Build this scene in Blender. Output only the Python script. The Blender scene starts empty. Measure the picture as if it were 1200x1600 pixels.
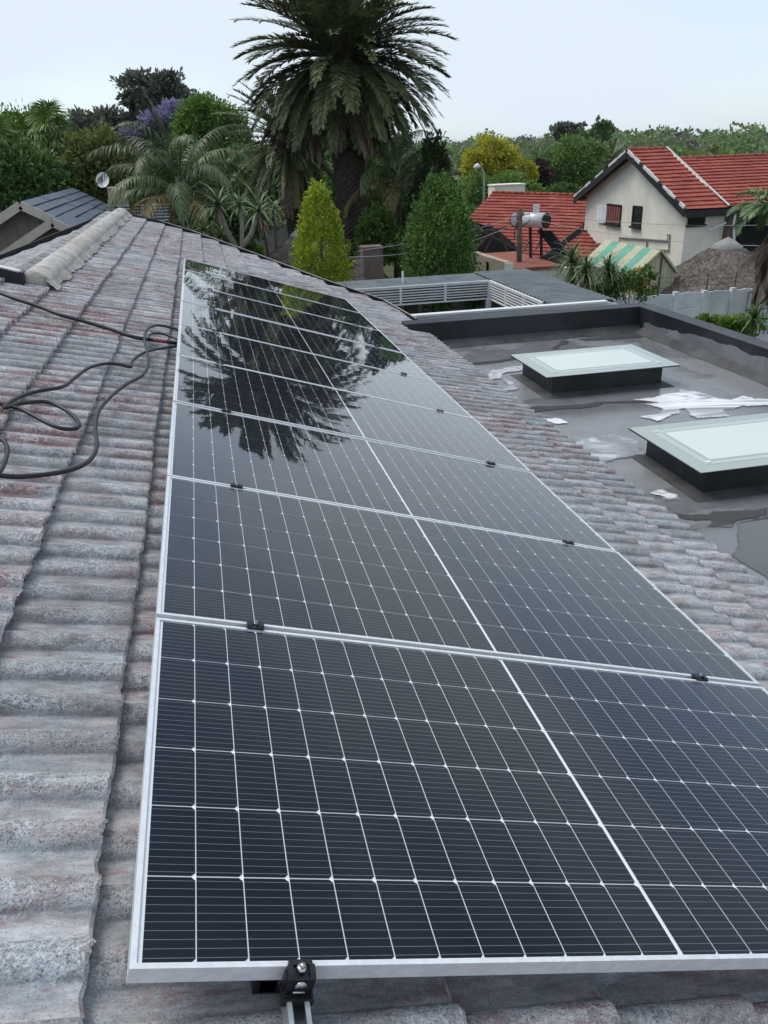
import bpy, math, random
import numpy as np
from mathutils import Matrix, Vector

random.seed(7); rng = np.random.default_rng(7)
SC = bpy.context.scene
COL = SC.collection
R = math.radians
PI = math.pi

# ------------------------------------------------------------------ camera
CAM = np.array([0.267, -0.955, 6.041])
ROT = np.array([[0.975, -0.218, -0.031], [-0.119, -0.404, -0.907], [0.185, 0.888, -0.420]])  # right, down, forward
_u, _s, _v = np.linalg.svd(ROT); ROT = _u @ _v
FPX = 1222.0
cd = bpy.data.cameras.new('camera'); cam = bpy.data.objects.new('camera', cd); COL.objects.link(cam)
cd.sensor_fit = 'VERTICAL'; cd.sensor_height = 24.0; cd.lens = 24.0 * FPX / 1600.0
cd.clip_start = 0.05; cd.clip_end = 6000
m = Matrix.Identity(4)
for i in range(3):
    m[i][0] = ROT[0][i]; m[i][1] = -ROT[1][i]; m[i][2] = -ROT[2][i]; m[i][3] = CAM[i]
cam.matrix_world = m
SC.camera = cam

# ------------------------------------------------------------------ sky, sun, exposure
SUN_EL, SUN_AZ = R(58), R(-52)            # azimuth measured from +Y towards +X
w = bpy.data.worlds.new('World'); SC.world = w; w.use_nodes = True
nt = w.node_tree; nt.nodes.clear()
def wn(t, **k):
    n = nt.nodes.new(t)
    for a, b in k.items(): setattr(n, a, b)
    return n
sky = wn('ShaderNodeTexSky', sky_type='NISHITA', sun_disc=False, sun_elevation=SUN_EL, sun_rotation=SUN_AZ,
         air_density=1.0, dust_density=3.0, ozone_density=1.5, altitude=1500)
bg1 = wn('ShaderNodeBackground'); bg1.inputs[1].default_value = 0.12
bg2 = wn('ShaderNodeBackground'); bg2.inputs[0].default_value = (0.685, 0.775, 0.86, 1); bg2.inputs[1].default_value = 0.70
tc = wn('ShaderNodeTexCoord'); mp = wn('ShaderNodeMapping'); mp.inputs['Scale'].default_value = (1.0, 1.0, 3.2)
no = wn('ShaderNodeTexNoise'); no.inputs['Scale'].default_value = 1.3; no.inputs['Detail'].default_value = 5; no.inputs['Roughness'].default_value = .5
cr = wn('ShaderNodeValToRGB'); cr.color_ramp.elements[0].position = .42; cr.color_ramp.elements[0].color = (.30, .30, .30, 1)
cr.color_ramp.elements[1].position = .60; cr.color_ramp.elements[1].color = (.98, .98, .98, 1)
mx = wn('ShaderNodeMixShader'); wo = wn('ShaderNodeOutputWorld')
L = nt.links.new
L(tc.outputs['Generated'], mp.inputs[0]); L(mp.outputs[0], no.inputs['Vector']); L(no.outputs['Fac'], cr.inputs[0])
L(sky.outputs[0], bg1.inputs[0]); L(cr.outputs[0], mx.inputs[0]); L(bg1.outputs[0], mx.inputs[1]); L(bg2.outputs[0], mx.inputs[2])
L(mx.outputs[0], wo.inputs[0])
sl = bpy.data.lights.new('sun', 'SUN'); sl.energy = 1.4; sl.angle = R(32); sl.color = (1.0, 0.96, 0.9)
so = bpy.data.objects.new('sun', sl); COL.objects.link(so)
_d = Vector((math.sin(SUN_AZ) * math.cos(SUN_EL), math.cos(SUN_AZ) * math.cos(SUN_EL), math.sin(SUN_EL)))
so.rotation_euler = _d.to_track_quat('Z', 'Y').to_euler(); so.location = (0, 0, 60)
vs = SC.view_settings; vs.view_transform = 'Standard'; vs.look = 'None'; vs.exposure = 0.70; vs.gamma = 1.0; vs.use_curve_mapping = False
SC.cycles.use_denoising = True
SC.cycles.max_bounces = 8; SC.cycles.transparent_max_bounces = 12
SC.cycles.caustics_reflective = False; SC.cycles.caustics_refractive = False

# ------------------------------------------------------------------ pixel + distance -> point (a survey aid)
def at(px, py, Y):
    d = ROT.T @ np.array([(px - 600) / FPX, (py - 800) / FPX, 1.0])
    return CAM + d * ((Y - CAM[1]) / d[1])
def atz(px, py, z):
    d = ROT.T @ np.array([(px - 600) / FPX, (py - 800) / FPX, 1.0])
    return CAM + d * ((z - CAM[2]) / d[2])
TH = R(17.5); CT, ST = math.cos(TH), math.sin(TH); ZO = 4.8
def S(s, y, n):                            # slope coordinates of the tiled roof -> world
    return np.array([CT * s + ST * n, y, ZO - ST * s + CT * n])
def ats(px, py, n):                        # pixel -> slope coordinates at height n over the panel plane
    d = ROT.T @ np.array([(px - 600) / FPX, (py - 800) / FPX, 1.0])
    u = np.array([ST, 0, CT]); o = CAM - np.array([0, 0, ZO])
    p = o + d * ((n - o @ u) / (d @ u))
    return np.array([p[0] * CT - p[2] * ST, p[1], n])

def gz(x, y):                              # height of the ground
    d = np.asarray(y, float)
    z = np.interp(d, [-50, 26, 65, 200, 420, 700, 1000, 2500], [0, 0, -3, -8, -8, -4.5, 0, 3])
    return z + np.where(d > 120, 2.6 * np.sin(np.asarray(x) * .011 + d * .004), 0)

# ------------------------------------------------------------------ materials
class NT:
    def __init__(s, name):
        s.m = bpy.data.materials.new(name); s.m.use_nodes = True; s.t = s.m.node_tree; s.t.nodes.clear()
        s.out = s.t.nodes.new('ShaderNodeOutputMaterial')
    def n(s, t, ins=None, **k):
        x = s.t.nodes.new(t)
        for a, b in k.items(): setattr(x, a, b)
        for a, b in (ins or {}).items(): s.set(x, a, b)
        return x
    def set(s, x, a, b):
        i = x.inputs[a]
        if isinstance(b, bpy.types.NodeSocket): s.t.links.new(b, i)
        elif isinstance(b, bpy.types.Node): s.t.links.new(b.outputs[0], i)
        else:
            if isinstance(b, (tuple, list)) and len(b) == 3 and i.type == 'RGBA': b = tuple(b) + (1,)
            i.default_value = b
    def pos(s, sc=(1, 1, 1), obj=False, rot=(0, 0, 0), loc=None):
        v = s.n('ShaderNodeTexCoord').outputs['Object'] if obj else s.n('ShaderNodeNewGeometry').outputs['Position']
        ins = {'Vector': v, 'Scale': sc, 'Rotation': rot}
        if loc is not None: ins['Location'] = loc
        return s.n('ShaderNodeMapping', ins).outputs[0]
    def noise(s, v, scale, det=4, rough=.55, dist=0):
        return s.n('ShaderNodeTexNoise', {'Vector': v, 'Scale': scale, 'Detail': det, 'Roughness': rough, 'Distortion': dist}).outputs['Fac']
    def ramp(s, f, stops):
        x = s.n('ShaderNodeValToRGB', {'Fac': f}); e = x.color_ramp.elements
        while len(e) < len(stops): e.new(.5)
        for q, (p, c) in zip(e, stops):
            q.position = p; q.color = (c, c, c, 1) if not isinstance(c, tuple) else tuple(c) + (1,)
        return x.outputs[0]
    def mix(s, f, a, b, mode='MIX'):
        x = s.n('ShaderNodeMix', data_type='RGBA', blend_type=mode)
        s.set(x, 0, f); s.set(x, 6, a); s.set(x, 7, b); return x.outputs[2]
    def math(s, op, a, b=0.0, c=0.0):
        x = s.n('ShaderNodeMath', operation=op); s.set(x, 0, a); s.set(x, 1, b); s.set(x, 2, c); return x.outputs[0]
    def bump(s, h, st, dist=.01, nrm=None):
        d = {'Height': h, 'Strength': st, 'Distance': dist}
        if nrm is not None: d['Normal'] = nrm
        return s.n('ShaderNodeBump', d).outputs[0]
    def bsdf(s, col, rough=.8, metal=0.0, spec=.5, nrm=None, coat=0.0, emit=None):
        d = {'Base Color': col, 'Roughness': rough, 'Metallic': metal, 'Specular IOR Level': spec}
        if nrm is not None: d['Normal'] = nrm
        if coat: d['Coat Weight'] = coat; d['Coat Roughness'] = .05
        return s.n('ShaderNodeBsdfPrincipled', d).outputs[0]
    def done(s, sh):
        s.t.links.new(sh, s.out.inputs[0]); return s.m

MAT = {}
def plain(name, col, rough=.7, metal=0.0, var=.25, scale=3.0, bump=.15, bscale=40, spec=.4):
    if name in MAT: return MAT[name]
    t = NT(name); p = t.pos()
    f = t.noise(p, scale, 6, .6)
    a = tuple(c * (1 - var) for c in col); b = tuple(min(1, c * (1 + var)) for c in col)
    c = t.ramp(f, [(.3, a), (.7, b)])
    g = t.noise(p, bscale, 4, .6)
    MAT[name] = t.done(t.bsdf(c, rough, metal, spec, t.bump(g, bump, .01))); return MAT[name]

def m_tile():
    t = NT('weathered_concrete_tile'); p0 = t.n('ShaderNodeNewGeometry')
    oi = t.n('ShaderNodeObjectInfo').outputs['Random']; ri = p0.outputs['Random Per Island']
    rnd = t.math('FRACT', t.math('ADD', oi, ri))
    off = t.n('ShaderNodeCombineXYZ', {'X': t.math('MULTIPLY', rnd, 3.0), 'Y': 0.0, 'Z': t.math('MULTIPLY', rnd, 7.0)}).outputs[0]
    P = p0.outputs['Position']; pv = t.n('ShaderNodeVectorMath', {0: P, 1: off}, operation='ADD').outputs[0]
    st = t.n('ShaderNodeMapping', {'Vector': pv, 'Scale': (.5, 1.7, 1.0)}).outputs[0]
    ysep = t.n('ShaderNodeSeparateXYZ', {'Vector': P}).outputs[1]
    q = t.math('ABSOLUTE', t.math('SUBTRACT', t.math('FRACT', t.math('ADD', t.math('DIVIDE', t.math('SUBTRACT', ysep, .112), .15), 40.5)), .5))
    roll = t.ramp(q, [(.20, 1.0), (.34, 0.0)])                    # lichen takes to the rolls, the pans stay smoother
    big = t.noise(P, .55, 3, .5)
    n1 = t.noise(st, 8, 8, .68, .4); n2 = t.noise(st, 15, 7, .7); n3 = t.noise(P, 230, 3, .6); n4 = t.noise(pv, 70, 6, .75); n5 = t.noise(pv, 5, 5, .65)
    grey = t.ramp(n2, [(.30, (.16, .163, .167)), (.48, (.29, .294, .298)), (.62, (.41, .414, .416)), (.78, (.55, .553, .55))])
    c = t.mix(t.ramp(n5, [(.45, 0.0), (.62, 1.0)]), grey, t.mix(1.0, grey, (.93, 1.02, 1.07), 'MULTIPLY'))
    pink = t.ramp(t.noise(st, 5.5, 5, .6), [(.42, 0.0), (.66, .55)])
    c = t.mix(pink, c, t.mix(1.0, c, (1.10, .90, .88), 'MULTIPLY'))
    thr = t.math('ADD', n1, t.math('MULTIPLY', t.math('SUBTRACT', big, .5), .55))
    thr = t.math('ADD', thr, t.math('MULTIPLY', t.math('SUBTRACT', rnd, .5), .14))
    thr = t.math('ADD', thr, t.math('MULTIPLY', t.math('SUBTRACT', n4, .5), .55))
    redc = t.ramp(n4, [(.3, (.10, .030, .034)), (.55, (.19, .080, .083)), (.75, (.36, .25, .25))])
    c = t.mix(t.ramp(thr, [(.52, 0.0), (.66, .76)]), c, redc)
    lace = t.ramp(t.math('ABSOLUTE', t.math('SUBTRACT', t.noise(pv, 38, 5, .6), .5)), [(.012, 1.0), (.05, 0.0)])
    lm = t.ramp(t.math('ADD', n5, t.math('MULTIPLY', roll, .12)), [(.54, 0.0), (.68, .55)])
    c = t.mix(t.math('MULTIPLY', lace, lm), c, (.64, .645, .64))
    sp = t.ramp(t.noise(pv, 120, 4, .7), [(.54, 0.0), (.66, 1.0)])
    c = t.mix(t.math('MULTIPLY', sp, t.math('MULTIPLY_ADD', roll, .34, .10)), c, (.68, .68, .67))
    pits = t.ramp(t.math('ADD', n3, t.math('MULTIPLY', t.math('SUBTRACT', n4, .5), .6)), [(.32, 1.0), (.47, 0.0)])
    c = t.mix(t.math('MULTIPLY', pits, t.math('MULTIPLY_ADD', roll, .35, .40)), c, (.035, .035, .038))
    c = t.mix(1.0, c, t.n('ShaderNodeCombineXYZ', {k: t.math('MULTIPLY_ADD', rnd, .42, .86) for k in 'XYZ'}).outputs[0], 'MULTIPLY')
    h = t.math('ADD', t.math('MULTIPLY', n3, .5), n4)
    MAT['tile'] = t.done(t.bsdf(c, .82, 0, .3, t.bump(h, t.math('MULTIPLY_ADD', roll, .5, .35), .007)))
m_tile()

def m_cell():
    t = NT('mono_solar_cell')
    geo = t.n('ShaderNodeTexCoord').outputs['Object']
    sep = t.n('ShaderNodeSeparateXYZ', {'Vector': geo})
    y = t.math('FRACT', t.math('MULTIPLY', sep.outputs[1], 10 / .182))
    ln = t.math('LESS_THAN', t.math('ABSOLUTE', t.math('SUBTRACT', y, .5)), .020)
    oi = t.n('ShaderNodeObjectInfo').outputs['Random']
    base = t.mix(oi, (.0024, .0052, .0112), (.0038, .0070, .0140))
    c = t.mix(ln, base, (.27, .275, .265))
    MAT['cell'] = t.done(t.bsdf(c, .5, 0, .04))
m_cell()
def m_glass():
    t = NT('panel_glass')
    n = t.noise(t.pos(), 3.0, 2, .5)
    n2 = t.noise(t.pos((1, 1, 1)), 38.0, 2, .5)
    b = t.bump(t.math('ADD', n, t.math('MULTIPLY', n2, .02)), .016, .05)
    bk = t.n('ShaderNodeNewGeometry').outputs['Backfacing']      # thin pane: same reflectance from either side
    fr = t.n('ShaderNodeFresnel', {'IOR': t.math('MULTIPLY_ADD', bk, 1 / 1.5 - 1.5, 1.5), 'Normal': b}).outputs[0]
    fr = t.math('MINIMUM', t.math('MULTIPLY_ADD', fr, 1.35, -.034), 1.0)     # anti-reflective coating: weak head-on, strong at a glancing angle
    tr = t.n('ShaderNodeBsdfTransparent', {'Color': (.97, .98, .98)}).outputs[0]
    gl = t.n('ShaderNodeBsdfGlossy', {'Color': (1, 1, 1), 'Roughness': .018, 'Normal': b}).outputs[0]
    x = t.n('ShaderNodeMixShader'); t.set(x, 0, fr); t.set(x, 1, tr); t.set(x, 2, gl)
    MAT['glass'] = t.done(x.outputs[0])
m_glass()
def m_alu():
    t = NT('anodised_aluminium_frame'); p = t.pos()
    st = t.noise(t.pos((1, 1, 2.5)), 26, 3, .5, .6)
    c = t.ramp(st, [(.47, (.69, .70, .705)), (.53, (.755, .765, .77))])
    r = t.ramp(st, [(.47, .42), (.53, .3)])
    MAT['alu'] = t.done(t.bsdf(c, r, .25, .5, t.bump(t.noise(p, 300, 2), .03, .002)))
m_alu()
plain('backsheet', (.84, .85, .86), .5, var=.03, bump=0)
plain('black_plastic', (.012, .012, .013), .38, var=.2, bump=.1, bscale=90)
plain('steel', (.55, .56, .57), .28, 1.0, var=.15, bscale=120, bump=.05)
plain('galv', (.42, .46, .47), .38, .75, var=.22, scale=30, bump=.05)
plain('cable', (.014, .014, .015), .42, var=.35, scale=12, bump=.1, bscale=160)
plain('cable_red', (.25, .02, .02), .45)

def m_mortar():
    t = NT('ridge_mortar'); p = t.pos((1, .9, 1)); n1 = t.noise(p, 4.5, 7, .65, .5)
    st = t.noise(t.pos((2.2, 9, 2.2)), 3.4, 6, .7, .6)
    c = t.ramp(n1, [(.36, (.36, .31, .25)), (.5, (.44, .40, .345)), (.62, (.54, .525, .50))])
    c = t.mix(t.ramp(st, [(.52, 0.0), (.68, .85)]), c, (.66, .66, .65))
    c = t.mix(t.ramp(t.noise(p, 60, 5, .7), [(.36, .7), (.5, 0.0)]), c, (.22, .2, .17))
    MAT['mortar'] = t.done(t.bsdf(c, .85, 0, .3, t.bump(t.math('ADD', n1, t.noise(p, 45, 6, .7)), .5, .02)))
m_mortar()

def fade(t, sh, k, amp, veil=None):                 # ragged edge where a film of liquid thins out
    e = t.n('ShaderNodeAttribute', attribute_name='edge').outputs['Fac']
    a = t.math('ADD', t.math('MULTIPLY', e, k), t.math('MULTIPLY', t.math('SUBTRACT', t.noise(t.pos(), 11, 6, .65), .5), amp))
    a = t.ramp(a, [(.04, 0.0), (.36, 1.0)])
    if veil is not None: a = t.math('MULTIPLY', a, veil)
    x = t.n('ShaderNodeMixShader'); t.set(x, 0, a); t.set(x, 1, t.n('ShaderNodeBsdfTransparent').outputs[0]); t.set(x, 2, sh); return x.outputs[0]
def m_flat():
    t = NT('wet_bitumen_roof'); p = t.pos()
    n1 = t.noise(p, .75, 7, .62, .5); n2 = t.noise(p, 3.5, 6, .6); n3 = t.noise(p, 60, 3, .6)
    c = t.ramp(n2, [(.3, (.175, .178, .182)), (.7, (.235, .238, .24))])
    wet = t.ramp(n1, [(.46, 0.0), (.50, 1.0)])
    c = t.mix(wet, c, t.mix(1.0, c, (.78, .78, .8), 'MULTIPLY'))
    br = t.ramp(t.noise(p, 1.9, 6, .7), [(.6, 0.0), (.78, .55)])
    c = t.mix(br, c, (.12, .10, .082))
    r = t.ramp(wet, [(0, .32), (1, .11)])
    MAT['flat'] = t.done(t.bsdf(c, r, 0, .55, t.bump(t.math('ADD', n3, t.math('MULTIPLY', n2, 2.0)), .12, .01)))
    t = NT('dark_bitumen_paint'); p = t.pos(); n = t.noise(p, 1.6, 7, .62, .3)
    c = t.ramp(n, [(.42, (.011, .013, .016)), (.58, (.028, .031, .036))])
    MAT['parapet'] = t.done(t.bsdf(c, .42, 0, .45, t.bump(t.noise(p, 70, 4), .2, .01)))
    t = NT('standing_rainwater'); p = t.pos()
    b = t.bump(t.noise(p, 9, 2), .01, .02)
    MAT['water'] = t.done(fade(t, t.bsdf((.085, .087, .09), .025, 0, .6, b), 14, 1.0))
    t = NT('dull_bitumen'); p = t.pos(); n = t.noise(p, 3, 6, .65)
    MAT['dull'] = t.done(t.bsdf(t.ramp(n, [(.35, (.05, .05, .052)), (.65, (.10, .098, .094))]), .7, 0, .25, t.bump(t.noise(p, 50, 4), .2, .01)))
    t = NT('milky_spill'); p = t.pos((1, 1, 1)); n = t.noise(t.pos((.5, 1.7, 1)), 1.6, 3, .45, .9)
    c = t.ramp(n, [(.34, (.52, .53, .56)), (.42, (.72, .725, .74)), (.47, (.76, .76, .775)), (.49, (.52, .53, .56)), (.52, (.74, .74, .755)), (.60, (.76, .76, .775))])
    MAT['spill'] = t.done(fade(t, t.bsdf(c, .2, 0, .5), 12, 1.2, t.ramp(n, [(.34, .45), (.42, 1.0), (.47, 1.0), (.49, .7), (.52, 1.0), (.64, 1.0)])))
    t = NT('painted_sky_sheen'); n = t.noise(t.pos(), 3.0, 5, .6, 1.6)
    c = t.ramp(n, [(.4, (.17, .175, .19)), (.52, (.30, .305, .33)), (.6, (.5, .5, .54))])
    MAT['film'] = t.done(fade(t, t.bsdf(c, .1, 0, .55), 9, 1.2))  # pale tones paint the sky reflected in shallow puddles
m_flat()
def m_sky_glass():
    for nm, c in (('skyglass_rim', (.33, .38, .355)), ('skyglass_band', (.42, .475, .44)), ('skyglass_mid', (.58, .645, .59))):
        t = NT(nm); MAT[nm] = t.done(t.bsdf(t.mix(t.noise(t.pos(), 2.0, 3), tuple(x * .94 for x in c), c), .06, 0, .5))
m_sky_glass()
def m_leaf(name, dark, light, rough=.55, trans=.25, patch=None):
    t = NT(name); ri = t.n('ShaderNodeNewGeometry').outputs['Random Per Island']
    oi = t.n('ShaderNodeObjectInfo').outputs['Random']
    nz = t.noise(t.pos(), .9, 4, .6)
    f = t.math('ADD', t.math('MULTIPLY', ri, .55), t.math('MULTIPLY', nz, .6)); f = t.math('ADD', f, t.math('MULTIPLY', t.math('SUBTRACT', oi, .5), .25))
    c = t.ramp(f, [(.25, dark), (.75, light)])
    if patch is not None:
        c = t.mix(t.ramp(t.noise(t.pos(), patch[1], 4, .6), [(patch[2], 0.0), (patch[2] + .1, 1.0)]), c, patch[0])
    a = t.bsdf(c, rough, 0, .35)
    b = t.n('ShaderNodeBsdfTranslucent', {'Color': c}).outputs[0]
    x = t.n('ShaderNodeMixShader'); t.set(x, 0, trans); t.set(x, 1, a); t.set(x, 2, b)
    MAT[name] = t.done(x.outputs[0]); return MAT[name]
m_leaf('leaf_green', (0.03445, 0.07536, 0.01723), (0.1878, 0.3133, 0.0689))
m_leaf('leaf_dark', (0.02827, 0.0622, 0.01979), (0.1409, 0.2426, 0.07047))
m_leaf('leaf_bright', (0.04785, 0.1037, 0.01595), (0.203, 0.3349, 0.0609))
m_leaf('leaf_olive', (0.04737, 0.0689, 0.01938), (0.2055, 0.2495, 0.07047))
m_leaf('leaf_grey', (0.04976, 0.05656, 0.04072), (0.2319, 0.2403, 0.1866))
m_leaf('leaf_gold', (.070, .125, .008), (.46, .54, .045))
m_leaf('leaf_yellow', (0.18, 0.189, 0.0144), (0.648, 0.594, 0.054))
m_leaf('leaf_conifer', (0.03126, 0.08039, 0.0201), (0.2071, 0.3623, 0.07592))
m_leaf('leaf_purple', (0.15, 0.125, 0.24), (0.37, 0.32, 0.52))
m_leaf('leaf_deep', (0.012, 0.022, 0.007), (0.05, 0.072, 0.018))
m_leaf('leaf_maroon', (0.029, 0.0145, 0.0174), (0.087, 0.0406, 0.0435))
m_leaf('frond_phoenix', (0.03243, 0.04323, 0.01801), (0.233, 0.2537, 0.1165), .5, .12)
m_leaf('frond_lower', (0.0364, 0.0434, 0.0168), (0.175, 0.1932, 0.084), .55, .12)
m_leaf('frond_dead', (0.115, 0.0782, 0.0552), (0.3105, 0.23, 0.1782), .75, .1)
m_leaf('frond_queen', (0.02262, 0.03846, 0.01358), (0.1504, 0.1978, 0.07914), .45, .15)
m_leaf('frond_queen_dry', (0.115, 0.092, 0.0322), (0.345, 0.2702, 0.1207), .65, .15)
m_leaf('fan_green', (0.0406, 0.09135, 0.02436), (0.2892, 0.4112, 0.1218), .45, .15)
m_leaf('fan_dry', (0.115, 0.08625, 0.0575), (0.345, 0.276, 0.1955), .75, .1)
m_leaf('aloe_leaf', (0.0464, 0.07975, 0.0319), (0.2168, 0.2922, 0.1413), .45, .08)
m_leaf('strap_leaf', (0.0319, 0.0696, 0.0203), (0.203, 0.2943, 0.1116), .4, .1)
m_leaf('flower_red', (0.5175, 0.069, 0.0345), (0.7475, 0.161, 0.069), .6, .2)
plain('bark', (.060, .048, .038), .9, var=.45, scale=9, bump=.8, bscale=25)
plain('bark_pale', (.26, .225, .18), .85, var=.3, scale=7, bump=.5, bscale=20)
plain('palm_bark', (.052, .041, .033), .92, var=.6, scale=14, bump=.6, bscale=30)
plain('render_cream', (.80, .765, .655), .85, var=.10, scale=1.4, bump=.55, bscale=6)
plain('render_beige', (.25, .22, .18), .8, var=.10, scale=2, bump=.1)
plain('board_edge', (.50, .44, .36), .7, var=.1, scale=4)
plain('render_tan', (.42, .345, .27), .85, var=.12, scale=2, bump=.4)
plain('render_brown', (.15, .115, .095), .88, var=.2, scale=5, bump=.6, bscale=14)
plain('slate_blue', (.085, .105, .135), .5, var=.22, scale=6, bump=.2)
plain('black_paint', (.014, .014, .015), .55, var=.3, scale=6)
plain('white_paint', (.70, .71, .71), .5, var=.08, scale=3, bump=.05)
plain('flaked_white', (.62, .62, .60), .7, var=.2, scale=8)
plain('white_wall', (.70, .72, .73), .85, var=.22, scale=1.6, bump=.4, bscale=12)
plain('terracotta', (.25, .085, .055), .85, var=.25, scale=3)
plain('dark_interior', (.012, .012, .012), .8, var=.3)
plain('window_glass', (.02, .022, .025), .06, var=.3, bump=0, spec=.6)
plain('curtain', (.30, .10, .09), .9, var=.35, scale=12)
plain('wood_pole', (.10, .078, .06), .9, var=.35, scale=6, bump=.5)
plain('street_grey', (.34, .35, .35), .5, .3, var=.1)
plain('green_sheet', (.07, .33, .23), .5, var=.2, scale=4)
plain('cream_sheet', (.46, .44, .30), .6, var=.15, scale=4)
plain('concrete', (.28, .27, .25), .9, var=.2, scale=2, bump=.4)
plain('car_white', (.65, .67, .68), .25, var=.05, bump=0)
plain('soil', (.055, .05, .036), .95, var=.4, scale=.8, bump=.5, bscale=9)
plain('rust', (.12, .065, .04), .9, var=.4, scale=9)
def m_red():
    t = NT('red_roof_tile'); p = t.pos((1, 1, 1)); n = t.noise(p, 1.3, 6, .65); n2 = t.noise(p, 9, 5, .7)
    c = t.ramp(n, [(.3, (.21, .040, .027)), (.55, (.33, .070, .045)), (.75, (.43, .125, .085))])
    c = t.mix(t.ramp(n2, [(.34, .55), (.48, 0.0)]), c, (.16, .035, .028))
    MAT['red'] = t.done(t.bsdf(c, .7, 0, .4, t.bump(n2, .3, .02)))
    t = NT('thatch'); p = t.pos((1, 1, .35)); n = t.noise(p, 14, 6, .75); n1 = t.noise(p, 1.6, 5, .6)
    c = t.ramp(t.math('ADD', t.math('MULTIPLY', n, .7), t.math('MULTIPLY', n1, .3)), [(.34, (.085, .073, .063)), (.5, (.19, .165, .145)), (.66, (.32, .28, .25))])
    MAT['thatch'] = t.done(t.bsdf(c, .95, 0, .2, t.bump(n, 1.0, .06)))
    t = NT('corrugated_iron'); p = t.pos(); n = t.noise(p, 2.2, 7, .7); n2 = t.noise(t.pos((1, 4, 1)), 8, 5, .7)
    c = t.ramp(n, [(.35, (.095, .11, .115)), (.65, (.175, .195, .20))])
    c = t.mix(t.ramp(n2, [(.55, 0.0), (.75, .5)]), c, (.10, .10, .10))
    MAT['iron'] = t.done(t.bsdf(c, .55, .15, .5, t.bump(n2, .15, .01)))
    t = NT('ground_cover'); p = t.pos(); n = t.noise(p, .35, 8, .65)
    c = t.ramp(n, [(.35, (.030, .045, .014)), (.5, (.055, .07, .024)), (.65, (.10, .09, .055))])
    MAT['ground'] = t.done(t.bsdf(c, .95, 0, .2, t.bump(t.noise(p, 6, 5), .6, .2)))
m_red()

# ------------------------------------------------------------------ mesh helpers
class MB:
    def __init__(s, org=(0, 0, 0)): s.v = []; s.f = []; s.o = np.array(org, float)
    def add(s, vs, fs):
        k = len(s.v); s.v += [tuple(np.asarray(q, float) - s.o) for q in vs]; s.f += [tuple(i + k for i in q) for q in fs]; return s
    def box(s, a, b):
        x0, y0, z0 = a; x1, y1, z1 = b
        return s.add([(x0, y0, z0), (x1, y0, z0), (x1, y1, z0), (x0, y1, z0), (x0, y0, z1), (x1, y0, z1), (x1, y1, z1), (x0, y1, z1)],
                     [(3, 2, 1, 0), (4, 5, 6, 7), (0, 1, 5, 4), (1, 2, 6, 5), (2, 3, 7, 6), (3, 0, 4, 7)])
    def prism(s, poly, d):                 # poly: list of points, extruded by vector d
        n = len(poly); P = [np.asarray(q, float) for q in poly]; d = np.asarray(d, float)
        return s.add(P + [q + d for q in P], [tuple(range(n))[::-1], tuple(range(n, 2 * n))] + [(i, (i + 1) % n, n + (i + 1) % n, n + i) for i in range(n)])
    def bar(s, a, b, w, h, up=(0, 0, 1)):  # rectangular bar between two points
        a = Vector(a); b = Vector(b); t = (b - a).normalized(); up = Vector(up)
        sd = t.cross(up)
        if sd.length < 1e-5: sd = t.cross(Vector((1, 0, 0)))
        sd.normalize(); u = sd.cross(t)
        c = [sd * (-w / 2) + u * (-h / 2), sd * (w / 2) + u * (-h / 2), sd * (w / 2) + u * (h / 2), sd * (-w / 2) + u * (h / 2)]
        return s.prism([a + q for q in c], b - a)
    def tube(s, pts, rad, n=8, cap=True):
        pts = [np.asarray(p, float) for p in pts]; k = len(pts)
        rad = [rad] * k if np.isscalar(rad) else rad
        vs = []; prev = None
        for i in range(k):
            t = pts[min(i + 1, k - 1)] - pts[max(i - 1, 0)]; t = t / (np.linalg.norm(t) + 1e-9)
            r = np.array([0, 0, 1.0]) if prev is None else prev
            a = r - t * (r @ t)
            if np.linalg.norm(a) < 1e-3: a = np.array([1.0, 0, 0]) - t * t[0]
            a /= np.linalg.norm(a); prev = a; b = np.cross(t, a)
            vs += [pts[i] + rad[i] * (math.cos(q) * a + math.sin(q) * b) for q in np.linspace(0, 2 * PI, n, endpoint=False)]
        fs = [(i * n + j, i * n + (j + 1) % n, (i + 1) * n + (j + 1) % n, (i + 1) * n + j) for i in range(k - 1) for j in range(n)]
        if cap: fs += [tuple(range(n))[::-1], tuple(range((k - 1) * n, k * n))]
        return s.add(vs, fs)
    def mesh(s, name, mat, smooth=False):
        me = bpy.data.meshes.new(name); me.from_pydata(s.v, [], s.f)
        if mat is not None: me.materials.append(MAT[mat])
        if smooth: me.shade_smooth()
        return me
    def build(s, name, mat, parent=None, smooth=False, **kw):
        return link(name, s.mesh(name, mat, smooth), parent, **kw)

def link(name, me, parent=None, loc=None, rot=None, label=None, cat=None, group=None, kind=None):
    o = bpy.data.objects.new(name, me); COL.objects.link(o)
    if parent is not None: o.parent = parent
    if loc is not None: o.location = loc
    if rot is not None: o.rotation_euler = rot
    if label: o['label'] = label
    if cat: o['category'] = cat
    if group: o['group'] = group
    if kind: o['kind'] = kind
    return o
def thing(name, label, cat, loc=(0, 0, 0), rot=(0, 0, 0), group=None):
    o = link(name, None, None, loc, rot, label, cat, group); o.empty_display_size = .2; return o

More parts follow.
